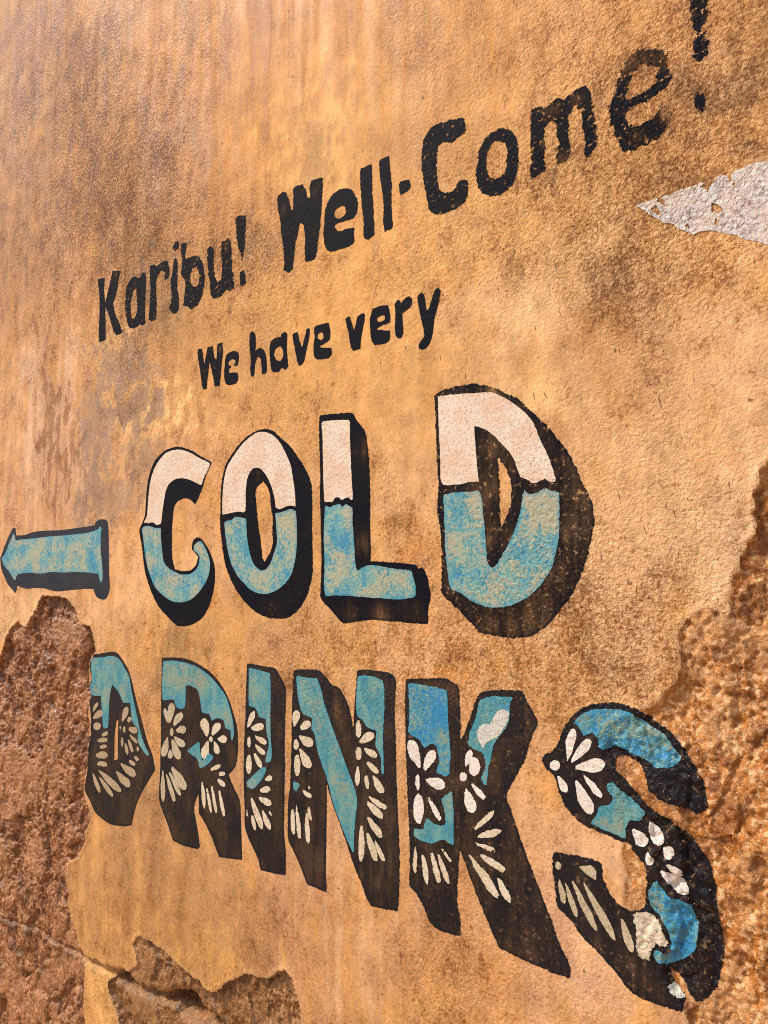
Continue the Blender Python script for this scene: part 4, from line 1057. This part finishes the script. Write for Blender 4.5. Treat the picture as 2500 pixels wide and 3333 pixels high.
ls = paint('letter', wall, [W('S1', [(60,620),(90,570),(160,530),(210,460),(240,370),(280,290),(350,210),(440,140),(560,105),(680,95),(800,110),(900,150),(1000,200),(1080,260),(1170,330),(1260,410),(1330,500),(1390,600),(1450,680),(1510,790),(1545,920),(1570,1040),(1520,1090),(1470,1115),(1400,1080),(1250,1030),(1130,980),(1060,930),(1020,870),(985,760),(950,690),(900,630),(840,590),(760,580),(730,620),(720,690),(780,760),(850,830),(930,930),(1000,1010),(1080,1080),(1180,1140),(1290,1210),(1400,1300),(1500,1440)],
      'S2', [(1430,120),(1480,230),(1510,380),(1530,560),(1560,720),(1585,900),(1580,1060),(1560,1180),(1500,1330),(1420,1420),(1330,1440),(1270,1350),(1230,1250),(1150,1170),(1090,1110),(1110,1200),(1200,1330),(1250,1400),(1230,1500),(1100,1470),(900,1400),(790,1350),(720,1280),(600,1130),(450,960),(300,800),(200,660),(100,560),(80,450),(60,300),(45,150),(55,65),(110,60),(200,80),(300,95),(420,130),(490,160),(505,220),(520,320),(560,410),(620,500),(700,560),(770,590),(860,550),(885,400),(885,220),(840,150),(770,50),(740,0)],
      'S1', [(800,1360),(720,1330),(600,1280),(450,1210),(350,1130),(270,1030),(220,920),(190,810),(150,740),(90,690)])], m_black_g, 0, .26, .86,
      [tw('S2',480,920,130,.74), tw('S2',800,1180,160,.7), tw('S2',600,1080,90,.66), tw('S2',1050,1380,110,.8), tw('S2',470,220,110,.8), tw('S1',420,1180,90,.75), tw('S1',1400,1350,120,.85)], step=0.0026, label="flower-patterned letter S of DRINKS, running over the broken orange earth")
paint('blue_fill', ls, [W('S1', [(350,280),(430,200),(550,160),(700,155),(850,180),(950,250),(1080,330),(1180,410),(1250,500),(1330,600),(1270,670),(1180,690),(1090,700),(1020,640),(930,590),(850,560),(790,520),(720,500),(620,530),(580,500),(570,420),(520,380),(440,400),(400,330)])], m_blue2, 1, .2, step=0.0026)
paint('blue_fill', ls, [W('S1', [(650,830),(700,810),(760,870),(850,950),(930,1020),(1000,1090),(960,1160),(850,1180),(830,1240),(820,1330),(720,1290),(600,1240),(500,1190),(560,1100),(580,1040),(680,1010),(700,940),(660,890)])], m_blue, 1, .2, step=0.0026)
paint('blue_fill', ls, [W('S2', [(910,480),(920,380),(990,310),(1040,390),(1100,460),(1180,500),(1300,540),(1320,640),(1360,760),(1350,900),(1300,1000),(1200,1050),(1100,1080),(1000,1070),(950,990),(980,930),(1060,980),(1110,960),(1110,850),(1060,720),(990,640),(930,570)])], m_blue2, 1, .2, step=0.0026)
paint('cream_patch', ls, [W('S2', [(770,620),(860,600),(960,640),(1040,740),(1090,870),(1070,940),(990,900),(950,950),(940,1040),(860,1030),(800,940),(800,800)])], m_pet, 1, .34, step=0.0026)
paint('white_flake', ls, [W('S2', [(1085,1260),(1130,1240),(1180,1290),(1240,1370),(1240,1400),(1170,1370),(1100,1320)])], m_grey, 2, .2, step=0.0026)
petals(ls, 'S1', [((290,635),(350,330),100),((330,640),(510,430),95),((365,690),(640,650),130),((430,740),(610,960),75),((370,800),(510,1110),115),(185,665,48,48),((210,760),(290,910),75),((290,700),(325,715),22),((880,1240),(1000,1400),120),((1030,1180),(1140,1390),125)], m_pet_w, .07, step=0.0024)
petals(ls, 'S2', [((900,60),(945,185),85),(1090,70,55,65),((1070,175),(1220,290),85),((1020,230),(1270,450),130)], m_pet_w, .07, step=0.0024)
petals(ls, 'S2', [(105,185,28,38),((108,290),(165,530),64),((160,310),(275,650),62),((210,275),(455,775),76),((310,290),(620,860),82),((665,630),(775,970),92)], m_gpet, .06, step=0.0024, shapes=[[(280,190),(400,180),(450,230),(445,315),(370,270)]])

# ------------------------------------------------------------------ flaking white scrap
scrap = paint('whitewash_scrap', None, [W('SC', [(55,605),(130,590),(220,570),(330,530),(430,500),(480,480),(500,495),(620,440),(700,405),(820,370),(880,345),(945,320),(930,345),(860,400),(940,415),(945,450),(980,380),(1060,280),(1170,240),(1240,240),(1280,200),(1400,150),(1520,110),(1660,85),(2000,30),(2050,500),(1980,1120),(1660,1070),(1500,1030),(1380,1000),(1300,960),(1200,950),(1080,930),(980,910),(880,920),(780,950),(710,930),(640,890),(560,850),(500,820),(440,815),(380,780),(290,740),(240,690),(170,650),(105,610)]),
      W('SC', [(360,560),(400,525),(445,570),(440,595),(400,595)]), W('SC', [(290,650),(350,610),(405,690),(370,730),(310,690)]), W('SC', [(1000,580),(1060,590),(1140,650),(1090,710),(1000,690)]),
      W('SC', [(1040,770),(1085,790),(1060,840),(1035,830)]), W('SC', [(690,850),(720,830),(735,880)]), W('SC', [(1170,280),(1200,245),(1230,260),(1225,330),(1200,300)]), W('SC', [(1235,370),(1275,350),(1270,390)])],
      m_scrap, 1, .16, step=0.0022, curl=0.0017, sm=True, wob=0.0012)
scrap['label'] = "peeling scrap of white paint with curled torn edges at the wall's right"
scrap['category'] = "paint scrap"

# ------------------------------------------------------------------ fine splash marks and scratches
sv = []; sf = []
for k in range(150):
    if k < 110:
        x = rng.uniform(950, 2480); y = rng.uniform(450, 2250)
    else:
        x = rng.uniform(30, 900); y = rng.uniform(1100, 2100)
    P0 = to_wall([(x, y)])[0]
    l = rng.uniform(0.006, 0.020); a = rng.normal(0.18, 0.12); wd = rng.uniform(0.0003, 0.0008)
    if samp(EG, P0[None])[0] > 0.02:
        continue
    ax = np.array([math.sin(a), -math.cos(a)]); pr = np.array([ax[1], -ax[0]])
    q = np.array([P0, P0 + ax * l * .4 + pr * wd, P0 + ax * l, P0 + ax * l * .4 - pr * wd])
    h = samp(HG, q) + 0.0003
    b = len(sv)
    sv += [(q[i, 0], -h[i], q[i, 1]) for i in range(4)]
    sf.append((b, b + 1, b + 2, b + 3))
so = link('splash_marks', mesh_np('splash_marks', np.array(sv), np.array(sf)), wall, m_scratch)
so['kind'] = 'stuff'
